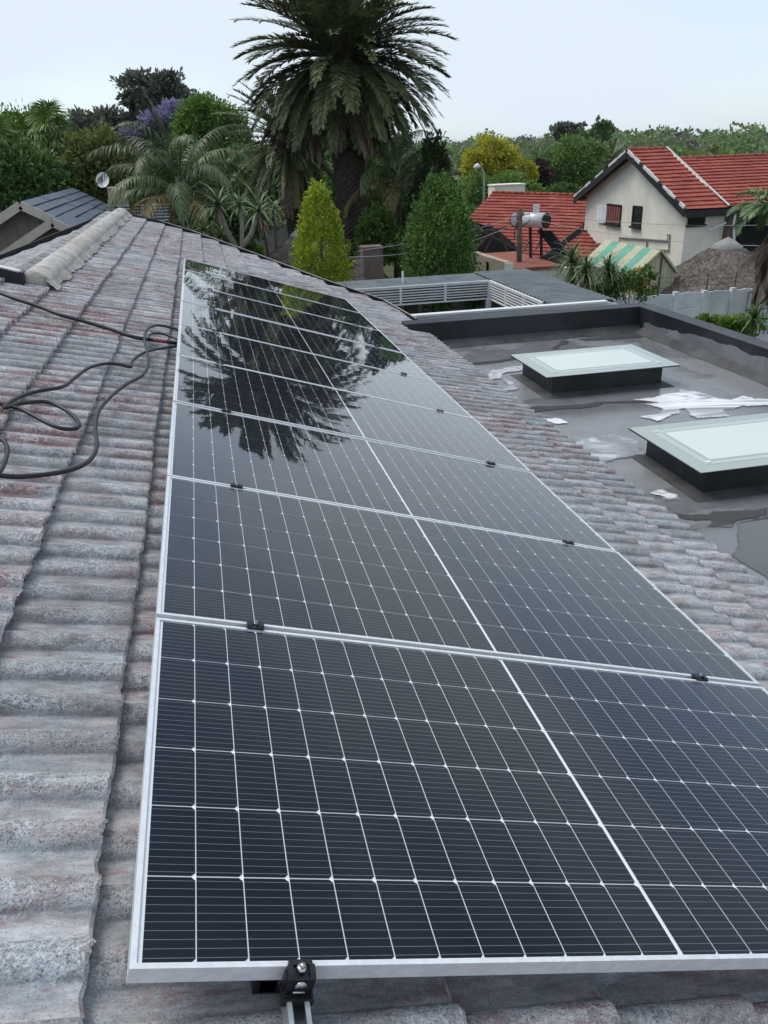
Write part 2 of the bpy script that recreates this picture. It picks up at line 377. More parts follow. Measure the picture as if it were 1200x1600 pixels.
def fast_mesh(name, V, F, mat, smooth=False):     # V (n,3); F (m,k) equal-sized polygons
    me = bpy.data.meshes.new(name); V = np.asarray(V, np.float32); F = np.asarray(F, np.int32)
    me.vertices.add(len(V)); me.vertices.foreach_set('co', V.ravel())
    me.loops.add(F.size); me.loops.foreach_set('vertex_index', F.ravel())
    me.polygons.add(len(F)); k = F.shape[1]
    me.polygons.foreach_set('loop_start', np.arange(0, F.size, k, dtype=np.int32))
    me.update(calc_edges=True); me.validate()
    mats = mat if isinstance(mat, (list, tuple)) else [mat]
    for q in mats: me.materials.append(MAT[q])
    if smooth: me.shade_smooth()
    return me
def unit(a): return a / (np.linalg.norm(a, axis=-1, keepdims=True) + 1e-9)
def leaf_quads(C, D, size, asp=.5, rs=rng):       # leaves at C, long axis D
    n = len(C); D = unit(D); A = unit(np.cross(D, rs.normal(size=(n, 3)))); s = np.asarray(size).reshape(-1, 1) * np.ones((n, 1))
    N = np.cross(D, A)
    V = np.stack([C, C + D * s * .5 + A * s * asp * .5 + N * s * .06, C + D * s, C + D * s * .5 - A * s * asp * .5 + N * s * .06], 1).reshape(-1, 3)
    return V, np.arange(4 * n).reshape(n, 4)
def crown_mesh(name, clumps, n, size, mat, hollow=.55, asp=.55, up=.15, rs=rng, flat=.8, sub=None):
    """leaf clusters spread through the volume of several ellipsoids: clumps = [(centre, radii)]"""
    vol = np.array([np.prod(r) ** (2 / 3) for _, r in clumps]); vol /= vol.sum()
    Cs, Ds = [], []
    for (c, r), v in zip(clumps, vol):
        k = max(20, int(n * v)); r = np.asarray(r, float); c = np.asarray(c, float)
        ns = sub or max(10, int(k / 55)); u = unit(rs.normal(size=(ns, 3))); rad = rs.uniform(hollow, 1, (ns, 1))
        sc = u * rad; sr = rs.uniform(.13, .30, (ns, 1))
        idx = rs.integers(0, ns, k); off = rs.normal(size=(k, 3)) * np.array([1, 1, flat]) * .62
        q = sc[idx] + off * sr[idx]
        Cs.append(c + q * r); Ds.append(off + u[idx] * .8 + np.array([0, 0, up]) + rs.normal(size=(k, 3)) * .5)
    C = np.concatenate(Cs); D = np.concatenate(Ds)
    V, F = leaf_quads(C, D, size * rs.uniform(.6, 1.35, len(C)), asp, rs)
    return fast_mesh(name, V, F, mat)
def limbs(mb, base, top, r0, targets, seed=0):
    rs = np.random.default_rng(seed); base = np.asarray(base, float); top = np.asarray(top, float)
    ts = np.linspace(0, 1, 6); w = np.linalg.norm(top - base) * .03
    P = [base + (top - base) * t + rs.normal(size=3) * w * (0 < t < 1) for t in ts]
    mb.tube(P, [r0 * (1.25 if t == 0 else 1 - .55 * t) for t in ts], 8)
    for q in targets:
        q = np.asarray(q, float); a = P[rs.integers(3, 6)]
        mid = (a + q) / 2 + rs.normal(size=3) * w * 1.5 + np.array([0, 0, .08 * np.linalg.norm(q - a)])
        mb.tube([a, mid, q], [r0 * .42, r0 * .28, r0 * .1], 6)
def tree(name, label, base, clumps, n, size, mat, trunk_r=.18, bark='bark', group=None, cat='tree', hollow=.5, asp=.55, flat=.8, extra=None, sub=None):
    base = np.asarray(base, float); t = thing(name, label, cat, base, group=group)
    rel = [(np.asarray(c, float) - base, r) for c, r in clumps]
    tb = MB(); cen = np.mean([c for c, _ in rel], 0); top = np.array([cen[0], cen[1], cen[2] - .1 * rel[0][1][2]])
    limbs(tb, (0, 0, -.2), top, trunk_r, [c for c, _ in rel] + [c + unit(rng.normal(size=3)) * np.asarray(r) * .6 for c, r in rel], int(abs(base[0] * 100)) % 999)
    tb.build('trunk', bark, t, True)
    link('crown', crown_mesh('crown', rel, n, size, mat, hollow, asp, flat=flat, sub=sub), t)
    if extra:
        for nm, cl, n2, s2, mt in extra:
            link(nm, crown_mesh(nm, [(np.asarray(c, float) - base, r) for c, r in cl], n2, s2, mt, .55), t)
    return t
# ------------------------------------------------------------------ the ground
def build_ground():
    xs = np.concatenate([np.linspace(-1800, -60, 30), np.linspace(-55, 95, 60), np.linspace(110, 2400, 40)])
    ys = np.concatenate([np.linspace(-60, 110, 60), np.linspace(118, 700, 60), np.linspace(720, 2400, 40)])
    X, Y = np.meshgrid(xs, ys); Z = gz(X, Y)
    V = np.stack([X, Y, Z], -1).reshape(-1, 3); nx = len(xs)
    F = np.array([(j * nx + i, j * nx + i + 1, (j + 1) * nx + i + 1, (j + 1) * nx + i) for j in range(len(ys) - 1) for i in range(nx - 1)])
    link('ground', fast_mesh('ground', V, F, 'ground', True), kind='structure')
build_ground()

# ------------------------------------------------------------------ the house that carries the panels
house = thing('tiled_house', 'house with weathered grey concrete tile roof and dark flat roof under the solar panels', 'house')
COURSE, TW, N0 = 0.35, 0.30, -0.156
VERGE = [(-1.32, 16.15), (-.5, 16.35), (.09, 16.06), (1.23, 14.7), (2.22, 13.26), (2.61, 12.86), (3.16, 12.35), (3.34, 10.85)]
def verge_y(x): return float(np.interp(x, [v[0] for v in VERGE], [v[1] for v in VERGE]))
def prof(t):
    z = np.zeros_like(t)
    for c in (.112, .262):
        u = np.abs(t - c) / .042; z = np.maximum(z, np.where(u < 1, .030 * np.sqrt(1 - np.clip(u, 0, 1) ** 2) ** 1.1, 0))
    return z + .007 * (1 - t / TW)
def tile_geo(rs):
    e = np.array([-.043, -.0415, -.037, -.029, -.018, -.006, .006, .018, .029, .037, .0415, .043]); t = np.concatenate([[0, .035], .112 + e, [.19], .262 + e[:-1], [TW + .004]])
    n = len(t); p = prof(t); chip = rs.normal(size=n) * .0018
    rise = lambda x: .032 * (1 + x / COURSE)
    rows = [(-.40, p + rise(-.40)), (-.008, p + rise(-.008)), (0.0, p + rise(0) - .005), (-.004, p + .008)]
    V = []
    for k, (x, z) in enumerate(rows):
        xx = x + (chip if k >= 1 else 0) + np.zeros(n)
        V.append(np.stack([xx, t, z], 1))
    V = np.concatenate(V[:2] + [V[1], V[2], V[2], V[3]])
    F = [(r * n + i, (r + 1) * n + i, (r + 1) * n + i + 1, r * n + i + 1) for r in (0, 2, 4) for i in range(n - 1)]
    k = len(V)
    V = np.concatenate([V, V[[0, n, 3 * n]], V[[0, n, 3 * n]] - np.array([0, 0, .018])])
    F += [(k, k + 3, k + 4, k + 1), (k + 1, k + 4, k + 5, k + 2)]
    return V, np.array(F)
TGEO = [tile_geo(np.random.default_rng(i)) for i in range(5)]
TMESH = [fast_mesh('roof_tile', v, f, 'tile', True) for v, f in TGEO]

roof = MB()
def roof_deck():
    q = [S(-4.6, -1.6, N0 - .03), S(3.42, -1.6, N0 - .03)] 
    pts = [(-4.4, -1.6), (3.28, -1.6)] + [(x, y - .05) for x, y in VERGE[::-1]]
    # main slope deck as a thin slab following the roof outline
    def zz(x): return ZO - math.tan(TH) * x + (N0 - .02) / CT
    out = [(x, y, zz(x)) for x, y in pts] + [(-1.32, 6.6, zz(-1.32)), (-4.4, 6.6, zz(-4.4))]
    roof.prism(out, (0, 0, -.10))
    zr = zz(-1.32)
    roof.prism([(-1.32, 6.62, zr), (-1.32, 16.1, zr), (-4.6, 16.1, zr - math.tan(TH) * 3.28), (-4.6, 6.62, zr - math.tan(TH) * 3.28)], (0, 0, -.10))
roof_deck()
roof_o = roof.build('roof', 'dark_interior', house)

def place_tiles():
    items = []
    for k in range(-13, 11):
        se = -.06 + COURSE * k
        for j in range(-5, 56):
            y = TW * j; xm = CT * (se - .2)
            if se < -1.32 and y > 6.5: continue
            if se - .17 < -1.45 and y > 6.6: continue
            if y + TW * .8 > verge_y(max(xm, -1.32)): continue
            c = S(se, y, N0)
            items.append((c, 0, se, y))
    zr = S(-1.24, 0, N0)
    for k in range(0, 10):
        d = .25 + COURSE * k
        for j in range(0, 31):
            y = 6.75 + TW * (j + 1)
            if y > 16.15: continue
            items.append((np.array([zr[0] - CT * d, y, zr[2] - ST * d]), 1, -9, y))
    M0 = np.array([[CT, 0, ST], [0, 1, 0], [-ST, 0, CT]]); M1 = np.array([[-CT, 0, -ST], [0, -1, 0], [-ST, 0, CT]])
    sc = []
    for i, (c, side, s, y) in enumerate(items):
        mid = c + (M0 if side == 0 else M1) @ np.array([-.17, .15, .03]); q = ROT @ (mid - CAM)
        px, py = 600 + FPX * q[0] / q[2], 800 + FPX * q[1] / q[2]
        vis = q[2] > 0 and -90 < px < 1290 and 300 < py < 1700
        if side == 0 and .3 < s < 2.3 and y > .06 and y < 10.2: vis = False
        sc.append(q[2] if vis else 1e9)
    order = np.argsort(sc); single = set(order[:300].tolist())
    AV, AF, k = [], [], 0
    for i, (c, side, s, y) in enumerate(items):
        rs = np.random.default_rng(i); v = int(rs.integers(0, 5))
        Mx = M0 if side == 0 else M1
        dz, dr, dx = rs.normal() * .0022, rs.normal() * .007, rs.normal() * .004
        Rz = np.array([[math.cos(dr), -math.sin(dr), 0], [math.sin(dr), math.cos(dr), 0], [0, 0, 1]])
        Mt = Mx @ Rz; cc = c + Mx @ np.array([dx, 0, dz])
        if i in single:
            o = link('roof_tile', TMESH[v], roof_o)
            o.matrix_local = Matrix([list(Mt[0]) + [cc[0]], list(Mt[1]) + [cc[1]], list(Mt[2]) + [cc[2]], [0, 0, 0, 1]])
        else:
            V, F = TGEO[v]; AV.append(V @ Mt.T + cc); AF.append(F + k); k += len(V)
    link('roof_tile_field', fast_mesh('roof_tile_field', np.concatenate(AV), np.concatenate(AF), 'tile', True), roof_o, kind='stuff')
place_tiles()

def ridge():
    z0 = S(-1.24, 0, N0); n = 23; ys = np.linspace(6.62, 16.2, n + 1)
    for i in range(n):
        mb = MB(); rs = np.random.default_rng(i); K = 16; rows = []
        y0, y1 = ys[i] - (.04 if i else 0), ys[i + 1]; w = .152; hz = .105 + rs.normal() * .002
        for f in (0, .10, .5, 1):
            y = y0 + (y1 - y0) * f; up = .0015 * (1 - f)
            for a in np.linspace(0, PI, K):
                x = -math.cos(a) * (w + up); z = math.sin(a) ** .85 * (hz + up) - abs(math.cos(a)) * .03 + rs.normal() * .002
                rows.append((z0[0] + x, y, z0[2] + .050 + z))
        mb.add(rows, [(r * K + j, r * K + j + 1, (r + 1) * K + j + 1, (r + 1) * K + j) for r in range(3) for j in range(K - 1)] + [tuple(range(K))[::-1]])
        mb.build('ridge_tile', 'mortar', roof_o, True)
    mb = MB()      # ragged mortar bedding under the ridge tiles
    rs = np.random.default_rng(5); Y = np.linspace(6.55, 16.2, 420)
    for sg in (1, -1):
        a, b = [], []; e = .21
        for y in Y:
            e = np.clip(e + rs.normal() * .008, .175, .215)
            a.append((z0[0] + sg * .13, y, z0[2] + .075)); b.append((z0[0] + sg * e, y, z0[2] + .045 - math.tan(TH) * e * sg * (1 if sg > 0 else -.2) + .010 * rs.random()))
        k = len(Y); mb.add(a + b, [(i, i + 1, k + i + 1, k + i) for i in range(k - 1)])
    mb.build('ridge_mortar', 'mortar', roof_o, True)
ridge()
def trims():
    # white flashing along the far verge; black bar below paints its shadow gap
    P = [(x, y, ZO - math.tan(TH) * x + (N0 + .055) / CT) for x, y in VERGE]
    a = MB(); b = MB()
    for p, q in zip(P[:-1], P[1:]):
        p, q = np.array(p), np.array(q); d = (q - p) / np.linalg.norm(q - p); p2 = p - d * .01; q2 = q + d * .01
        a.bar(p2 + (0, 0, .028), q2 + (0, 0, .028), .022, .010); b.bar(p2 + (0, 0, -.03), q2 + (0, 0, -.03), .035, .11)
    zr = P[0][2]
    l0 = np.array((-1.32, 16.15, zr)); l1 = np.array((-4.7, 16.0, zr - math.tan(TH) * 3.38))
    a.bar(l0 + (0, 0, .028), l1 + (0, 0, .028), .022, .010); b.bar(l0 + (0, 0, -.03), l1 + (0, 0, -.03), .035, .11)
    a.build('verge_flashing', 'concrete', roof_o); b.build('verge_board_and_shade', 'black_paint', roof_o)
    # end of the wider roof beside the ridge
    c = MB(); p = S(-1.34, 6.58, N0 + .075); q = S(-4.4, 6.58, N0 + .075)
    c.bar(p + (0, 0, .06), q + (0, 0, .06), .09, .012); c.build('verge_flashing', 'flaked_white', roof_o)
    c = MB(); c.bar(p + (0, -.03, 0), q + (0, -.03, 0), .03, .11); c.bar(p + (.01, -.05, -.02), p + (.01, .1, -.02), .02, .14)
    c.build('verge_board_and_shade', 'black_paint', roof_o)
trims()
ZF = 3.45
def flat_roof():
    f = MB(); f.box((3.0, -4, ZF - .2), (6.52, 9.82, ZF)); f.build('flat_roof', 'flat', house)
    p = MB(); p.prism([(2.9, 9.82, ZF - .2), (2.9, 10.0, ZF - .2), (2.9, 10.0, ZF + .37), (2.9, 9.82, ZF + .35)], (3.80, 0, 0))
    p.build('parapet', 'parapet', house, label='black painted back parapet of the flat roof')
    p = MB(); p.prism([(6.52, -4, ZF - .2), (6.70, -4, ZF - .2), (6.70, -4, ZF + .372), (6.52, -4, ZF + .352)], (0, 13.818, 0))
    p.build('parapet', 'parapet', house, label='black painted right parapet with a peeling grey band')
    fl = MB()                                  # bitumen fillet along the foot of the parapets
    fl.prism([(2.9, 9.825, ZF + .09), (2.9, 9.66, ZF + .004), (2.9, 9.83, ZF - .05)], (3.625, 0, 0))
    fl.prism([(6.525, -4, ZF + .085), (6.38, -4, ZF + .004), (6.53, -4, ZF - .05)], (0, 13.66, 0))
    fl.build('roof_fillet', 'dull', house)
    # ragged lighter membrane on the inner face of the right parapet
    rs = np.random.default_rng(3); Y = np.linspace(-3.9, 9.65, 240); h = .19
    lo, hi = [], []
    for y in Y:
        h = np.clip(h + rs.normal() * .012, .15, .26)
        lo.append((6.516, y, ZF + .075)); hi.append((6.516, y, ZF + h))
    k = len(Y); b = MB(); b.add(lo + hi, [(i, i + 1, k + i + 1, k + i) for i in range(k - 1)]); b.build('membrane_band', 'flat', house)
    w = MB(); w.box((-4.2, -1.3, 0), (3.0, 6.2, 3.2)); w.box((-4.0, 6.2, 0), (3.0, 9.7, 3.2)); w.box((-4.0, 9.7, 0), (1.8, 12.6, 3.3)); w.box((3.0, -3.9, 0), (6.66, 9.95, ZF - .2)); w.build('wall', 'render_beige', house)
flat_roof()

# ------------------------------------------------------------------ the patio roof round the courtyard
def patio():
    t = thing('patio_roof', 'galvanised corrugated patio roof with white louvre screens round a courtyard', 'patio', (5, 14, 0))
    O = (5, 14, 0); zt = 3.5
    def sheet(x0, x1, y0, y1, along, pitch, amp, dz=0, mat='iron'):
        n = int((x1 - x0 if along == 'x' else y1 - y0) / pitch * 6); V = []; 
        for i in range(n + 1):
            u = i / n; h = amp * math.sin(u * n / 6 * 2 * PI)
            if along == 'x': V += [(x0 + (x1 - x0) * u, y0, zt + h + dz), (x0 + (x1 - x0) * u, y1, zt + h + dz)]
            else: V += [(x0, y0 + (y1 - y0) * u, zt + h + dz), (x1, y0 + (y1 - y0) * u, zt + h + dz)]
        m = MB(O); m.add(V, [(2 * i, 2 * i + 1, 2 * i + 3, 2 * i + 2) for i in range(n)]); return m
    xs = np.linspace(1.6, 6.02, 7)
    for i in range(6): sheet(xs[i] + .006, xs[i + 1] - .006, 15.04, 16.12, 'y', .076, .006).build('roof_sheet', 'iron', t)
    ys = np.linspace(12.0, 16.12, 6)
    for i in range(5): sheet(6.04, 7.25, ys[i] + .004, ys[i + 1] - .004, 'y', .15, .024, .015).build('roof_sheet', 'iron', t, True)
    e = MB(O); e.box((1.6, 16.12, 3.36), (7.3, 16.16, 3.5)); e.box((7.26, 12, 3.38), (7.3, 16.12, 3.5)); e.build('edge_trim', 'galv', t)
    def screen(a, b, nb):
        m = MB(O); a = np.array(a); b = np.array(b)
        for i in range(nb):
            z = 3.46 - i * .052; m2 = MB(O); m2.bar(a + (0, 0, z), b + (0, 0, z), .03, .022); m2.build('louvre_slat', 'white_paint', t)
        m.bar(a + (0, 0, 3.492), b + (0, 0, 3.492), .04, .03); m.bar(a + (0, 0, 3.135), b + (0, 0, 3.135), .04, .03)
        d = b - a; L_ = np.linalg.norm(d)
        for k in range(int(L_ / .95) + 1):
            q = a + d * min(1, k * .95 / L_); m.bar(q + (0, 0, 3.12), q + (0, 0, 3.5), .045, .045)
        m.build('screen_frame', 'white_paint', t)
    screen((2.2, 15.02, 0), (6.0, 15.02, 0), 6); screen((6.02, 15.0, 0), (6.02, 12.25, 0), 6)
    p = MB(O); p.box((5.95, 14.97, 0), (6.05, 15.07, 3.12)); p.box((5.97, 12.1, 0), (6.07, 12.2, 3.3)); p.build('post', 'white_paint', t)
    bmm = MB(O); bmm.box((3.0, 11.9, 3.33), (7.08, 12.0, 3.50)); bmm.box((3.0, 11.86, 3.48), (7.08, 12.0, 3.515)); bmm.build('fascia_beam', 'white_paint', t)
    rp = MB(O); rp.prism([(7.08, 11.9, 3.50), (7.3, 11.9, 3.44), (7.3, 11.9, 3.34), (7.08, 11.9, 3.33)], (0, .1, 0)); rp.build('fascia_end', 'white_paint', t)
    wl = MB(O); wl.box((2.6, 16.0, 0), (7.2, 16.1, 3.35)); wl.box((7.1, 12.0, 0), (7.2, 16.0, 3.35)); wl.build('courtyard_wall', 'concrete', t)
    bx = MB(O); bx.box((4.42, 15.85, 2.2), (4.68, 15.99, 2.98)); bx.build('meter_box', 'wood_pole', t)
    # wrought iron scroll on the courtyard wall
    sc = MB(O)
    for sx in (-1, 1):
        for k in range(3):
            c = np.array([5.0 + sx * .1, 15.96, 2.70 + k * .12]); sc.tube([c + (.07 * math.cos(a), 0, .06 * math.sin(a)) for a in np.linspace(0, 5.2, 10)], .011, 5)
    sc.build('iron_scroll', 'black_paint', t)
    v = MB(O); v.tube([(4.27, 15.5, 3.5), (4.27, 15.5, 3.72)], .022, 6); v.build('vent_pipe', 'white_paint', t)
patio()
for i, (px, py, r, lab) in enumerate([(696, 474, .20, 'left of the round bushes under the white louvre screen'), (742, 472, .19, 'right of the round bushes under the white louvre screen')]):
    c = at(px, py, 15.55); tree('clipped_bush', lab, (c[0], c[1], 0), [(c, (r, r, r * .95))], 900, .06, 'leaf_conifer', .03, cat='bush', group='bushes in the courtyard')

# ------------------------------------------------------------------ solar panels
PW, PL, PITCH = 2.278, 1.134, 1.154
def cell_layout():
    xs = []; x = .0205
    for i in range(24):
        xs.append(x); x += .091 + (.0105 if i == 11 else .0023)
    ys = [.0135 + j * (.182 + .003) for j in range(6)]
    return xs, ys
CX, CY = cell_layout()
CV = [(0, 0), (.0835, 0), (.091, .0075), (.091, .1745), (.0835, .182), (0, .182)]
cell_me = MB().add([(x, y, 0) for x, y in CV], [(0, 1, 2, 3, 4, 5)]).mesh('cell', 'cell')
def ring(o, i, z, mb):                 # mitred top ring, outer skirt and inner wall
    (a, b, c, d), (e, f, g, h) = [(r[0], r[1], r[2], r[3]) for r in (o, i)]
    O4 = [(a, b), (c, b), (c, d), (a, d)]; I4 = [(e, f), (g, f), (g, h), (e, h)]
    V = [(x, y, 0) for x, y in O4] + [(x, y, 0) for x, y in I4] + [(x, y, -z) for x, y in O4] + [(x, y, -.006) for x, y in I4] + [(x, y, -z) for x, y in I4]
    F = []
    for k in range(4):
        n = (k + 1) % 4
        F += [(k, n, 4 + n, 4 + k), (8 + k, 8 + n, n, k), (4 + k, 4 + n, 12 + n, 12 + k), (8 + n, 8 + k, 16 + k, 16 + n)]
    mb.add(V, F)
fm = MB(); ring((0, 0, PW, PL), (.011, .011, PW - .011, PL - .011), .035, fm); FRAME_ME = fm.mesh('frame', 'alu')
BACK_ME = MB().box((.010, .010, -.0085), (PW - .010, PL - .010, -.0055)).mesh('backsheet', 'backsheet')
GLASS_ME = MB().add([(.0112, .0112, -.0028), (PW - .0112, .0112, -.0028), (PW - .0112, PL - .0112, -.0028), (.0112, PL - .0112, -.0028)], [(0, 1, 2, 3)]).mesh('glass', 'glass')
SIL = MB().add([(.0105, .0105, -.0026), (PW - .0105, .0105, -.0026), (PW - .0105, PL - .0105, -.0026), (.0105, PL - .0105, -.0026)], [(0, 1, 2, 3)])
FIELD_V, FIELD_F = [], []
for x in CX:
    for y in CY:
        k = len(FIELD_V); FIELD_V += [(x + a, y + b, -.0045) for a, b in CV]; FIELD_F.append(tuple(range(k, k + 6)))
fld = MB(); fld.v = FIELD_V; fld.f = FIELD_F; 
def m_cell_far():
    t = NT('mono_solar_cell_far'); geo = t.n('ShaderNodeTexCoord').outputs['Object']
    sep = t.n('ShaderNodeSeparateXYZ', {'Vector': geo})
    q = t.math('FRACT', t.math('DIVIDE', t.math('SUBTRACT', sep.outputs[1], .0135), .185))
    y = t.math('FRACT', t.math('MULTIPLY', q, 10 * .185 / .182))
    ln = t.math('LESS_THAN', t.math('ABSOLUTE', t.math('SUBTRACT', y, .5)), .020)
    c = t.mix(ln, (.0045, .0075, .0145), (.22, .225, .22)); MAT['cell_far'] = t.done(t.bsdf(c, .5, 0, .04))
m_cell_far()
FIELD_ME = fld.mesh('cell_field', 'cell_far')
ORD = ['nearest to the camera', 'second from the camera', 'third from the camera', 'fourth from the camera', 'fifth from the camera, mirroring the palm tips', 'sixth from the camera', 'seventh from the camera', 'second from the far end', 'farthest, at the top of the row']
for i in range(9):
    sag = [0, .001, -.001, .002, 0, -.002, .001, 0, .001][i]
    t = thing('solar_module', 'silver framed black solar panel, ' + ORD[i], 'solar panel', S(0, i * PITCH, sag), (R([0, .08, -.06, .1, 0, -.1, .06, .05, 0][i]), TH, 0), 'solar panels in a row up the tiled roof')
    link('frame', FRAME_ME, t); link('backsheet', BACK_ME, t); link('glass', GLASS_ME, t)
    if i < 4:
        for x in CX:
            for y in CY: link('cell', cell_me, t, (x, y, -.0045))
    else: link('cell_field', FIELD_ME, t, kind='stuff')

# rails, clamps
for k, (s, lab) in enumerate([(.297, 'galvanised mounting rail under the left third of the panels, its end showing at the bottom'), (1.983, 'galvanised mounting rail under the right third of the panels')]):
    o = S(s, -.33, -.0785); t = thing('mounting_rail', lab, 'rail', o, (0, TH, 0), 'rails under the panels')
    m = MB(); y1 = 10.78
    m.box((-.0205, 0, 0), (.0205, y1, .0025)); m.box((-.0205, 0, .0025), (-.018, y1, .041)); m.box((.018, 0, .0025), (.0205, y1, .041))
    m.box((-.018, 0, .0385), (-.0115, y1, .041)); m.box((.0115, 0, .0385), (.018, y1, .041))
    m.build('channel', 'galv', t)
    for q in range(12):
        h = MB(); yy = .05 + q * .10
        h.add([(.0065 * math.cos(a), yy + .016 * math.sin(a), .0029) for a in np.linspace(0, 2 * PI, 12, endpoint=False)], [tuple(range(12))]); h.build('slot', 'dark_interior', t)
    for q in range(7):
        b = MB(); yy = .36 + q * 1.6; b.box((-.052, yy, -.030), (-.0215, yy + .05, .030)); b.box((-.062, yy, -.034), (.03, yy + .05, -.001)); b.build('roof_bracket', 'black_plastic', t)
def mid_clamp(s, i, lab, grp):
    o = S(s, i * PITCH - (PITCH - PL) / 2, 0); t = thing('panel_clamp', lab, 'clamp', o, (0, TH, 0), grp)
    m = MB(); m.box((-.026, -.018, .0012), (.026, .018, .006)); m.box((-.024, -.009, -.034), (.024, .009, .0012))
    m.prism([(-.026, -.018, .006), (-.026, -.010, .012), (-.026, .010, .012), (-.026, .018, .006)], (.018, 0, 0)); m.prism([(.008, -.018, .006), (.008, -.010, .012), (.008, .010, .012), (.008, .018, .006)], (.018, 0, 0))
    m.build('clamp_body', 'black_plastic', t)
    b = MB(); b.tube([(0, 0, .005), (0, 0, .014)], .0065, 6); b.tube([(0, 0, .014), (0, 0, .020)], .004, 8); b.build('bolt', 'steel', t)
WH = ['first', 'second', 'third', 'fourth', 'fifth', 'sixth', 'seventh', 'eighth']
for i in range(1, 9):
    mid_clamp(.297, i, f'small black clamp on the left rail at the {WH[i-1]} joint between panels', 'clamps on the left rail')
    mid_clamp(1.983, i, f'small black clamp on the right rail at the {WH[i-1]} joint between panels', 'clamps on the right rail')
def end_clamp(s, y, sg, lab):
    t = thing('end_clamp', lab, 'clamp', S(s, y, 0), (0, TH, 0 if sg < 0 else PI))
    m = MB(); m.box((-.025, -.028, -.034), (.025, -.0015, .001)); m.box((-.022, -.0015, .0012), (.022, .009, .0055))
    m.prism([(-.025, -.028, .001), (-.025, -.021, .0075), (-.025, -.0015, .0075), (-.025, -.0015, .001)], (.010, 0, 0)); m.prism([(.015, -.028, .001), (.015, -.021, .0075), (.015, -.0015, .0075), (.015, -.0015, .001)], (.010, 0, 0))
    m.box((-.028, -.023, -.03), (-.025, -.004, -.004)); m.box((.025, -.023, -.03), (.028, -.004, -.004))
    m.build('clamp_body', 'black_plastic', t)
    b = MB(); b.box((-.029, -.040, -.050), (.029, -.004, -.0365)); b.box((-.026, -.034, -.0365), (.026, -.006, -.034)); b.build('clamp_foot', 'black_plastic', t)
    k = MB(); k.tube([(0, -.010, .0035), (0, -.010, .011)], .0095, 6); k.tube([(0, -.010, .011), (0, -.010, .018)], .005, 8)
    k.tube([(0, -.0285, -.012), (0, -.032, -.012)], .011, 10); k.box((-.0055, -.0315, -.026), (.0055, -.0285, -.008)); k.box((-.011, -.032, -.030), (.011, -.0285, -.0255))
    k.build('bolt', 'steel', t, True)
end_clamp(.297, 0, -1, 'black end clamp with silver bolt gripping the near edge of the nearest panel')

# ------------------------------------------------------------------ cables on the tiles
def catmull(P, n=7):
    P = [np.asarray(p, float) for p in P]; P = [2 * P[0] - P[1]] + P + [2 * P[-1] - P[-2]]; out = []
    for i in range(1, len(P) - 2):
        for t in np.linspace(0, 1, n, endpoint=False):
            a, b, c, d = P[i - 1:i + 3]
            out.append(.5 * (2 * b + (c - a) * t + (2 * a - 5 * b + 4 * c - d) * t * t + (3 * b - a - 3 * c + d) * t ** 3))
    return out + [P[-2]]
def cable(pxs, r, lab, lift=0.0, mat='cable', name='cable', z=None):
    pts = []
    for k, q in enumerate(pxs):
        n = N0 + .074 + r + lift + (z[k] if z else 0); a = ats(q[0], q[1], n); pts.append(S(*a))
    pts = catmull(pts); c = pts[len(pts) // 2]
    m = MB(c); m.tube(pts, r, 8); return m.build(name, mat, None, True, loc=c, label=lab, cat='cable', group='black cables on the roof tiles')
k_ = 420 / 1200
def Zm(L_): return [(x * k_, 380 + y * k_) for x, y in L_]
cable(Zm([(-160, 150), (0, 222), (80, 252), (180, 285), (270, 320), (350, 342), (440, 368), (520, 393), (600, 420), (680, 432), (740, 440), (800, 448)]), .0145, 'thick straight black cable running from the left edge to the panels')
cable(Zm([(800, 458), (730, 468), (660, 482), (610, 508), (586, 535), (583, 552), (540, 543), (480, 537), (400, 555), (335, 600), (280, 640), (150, 665), (60, 700), (20, 735), (90, 716), (200, 708), (285, 740), (345, 790), (345, 824), (290, 829), (230, 812), (150, 770), (90, 740), (0, 718), (-120, 700)]),
      .0105, 'thin black cable kinked and folded into a loop at the left edge', .004)
cable(Zm([(806, 390), (740, 372), (690, 368), (655, 388), (645, 430), (655, 480), (662, 530), (640, 585), (560, 632), (490, 690), (440, 750), (425, 830), (433, 900), (410, 958), (350, 1000), (250, 1026), (100, 1042), (0, 1036), (-120, 1010)]),
      .0105, 'thin black cable looping from the panels down to the left in an S curve', .012)
cable(Zm([(806, 436), (770, 420), (730, 406), (690, 402), (662, 415), (690, 432), (720, 436)]), .0095, 'short black cable curl beside the panel edge', .02)
cable(Zm([(690, 433), (715, 437), (742, 441)]), .0105, 'short red cable section beside the panel edge', .028, 'cable_red')
cable(Zm([(-60, 850), (0, 872), (25, 895), (33, 930), (22, 975), (0, 1018), (-50, 1060)]), .010, 'black cable loop cut off by the left edge, below the others', .014)

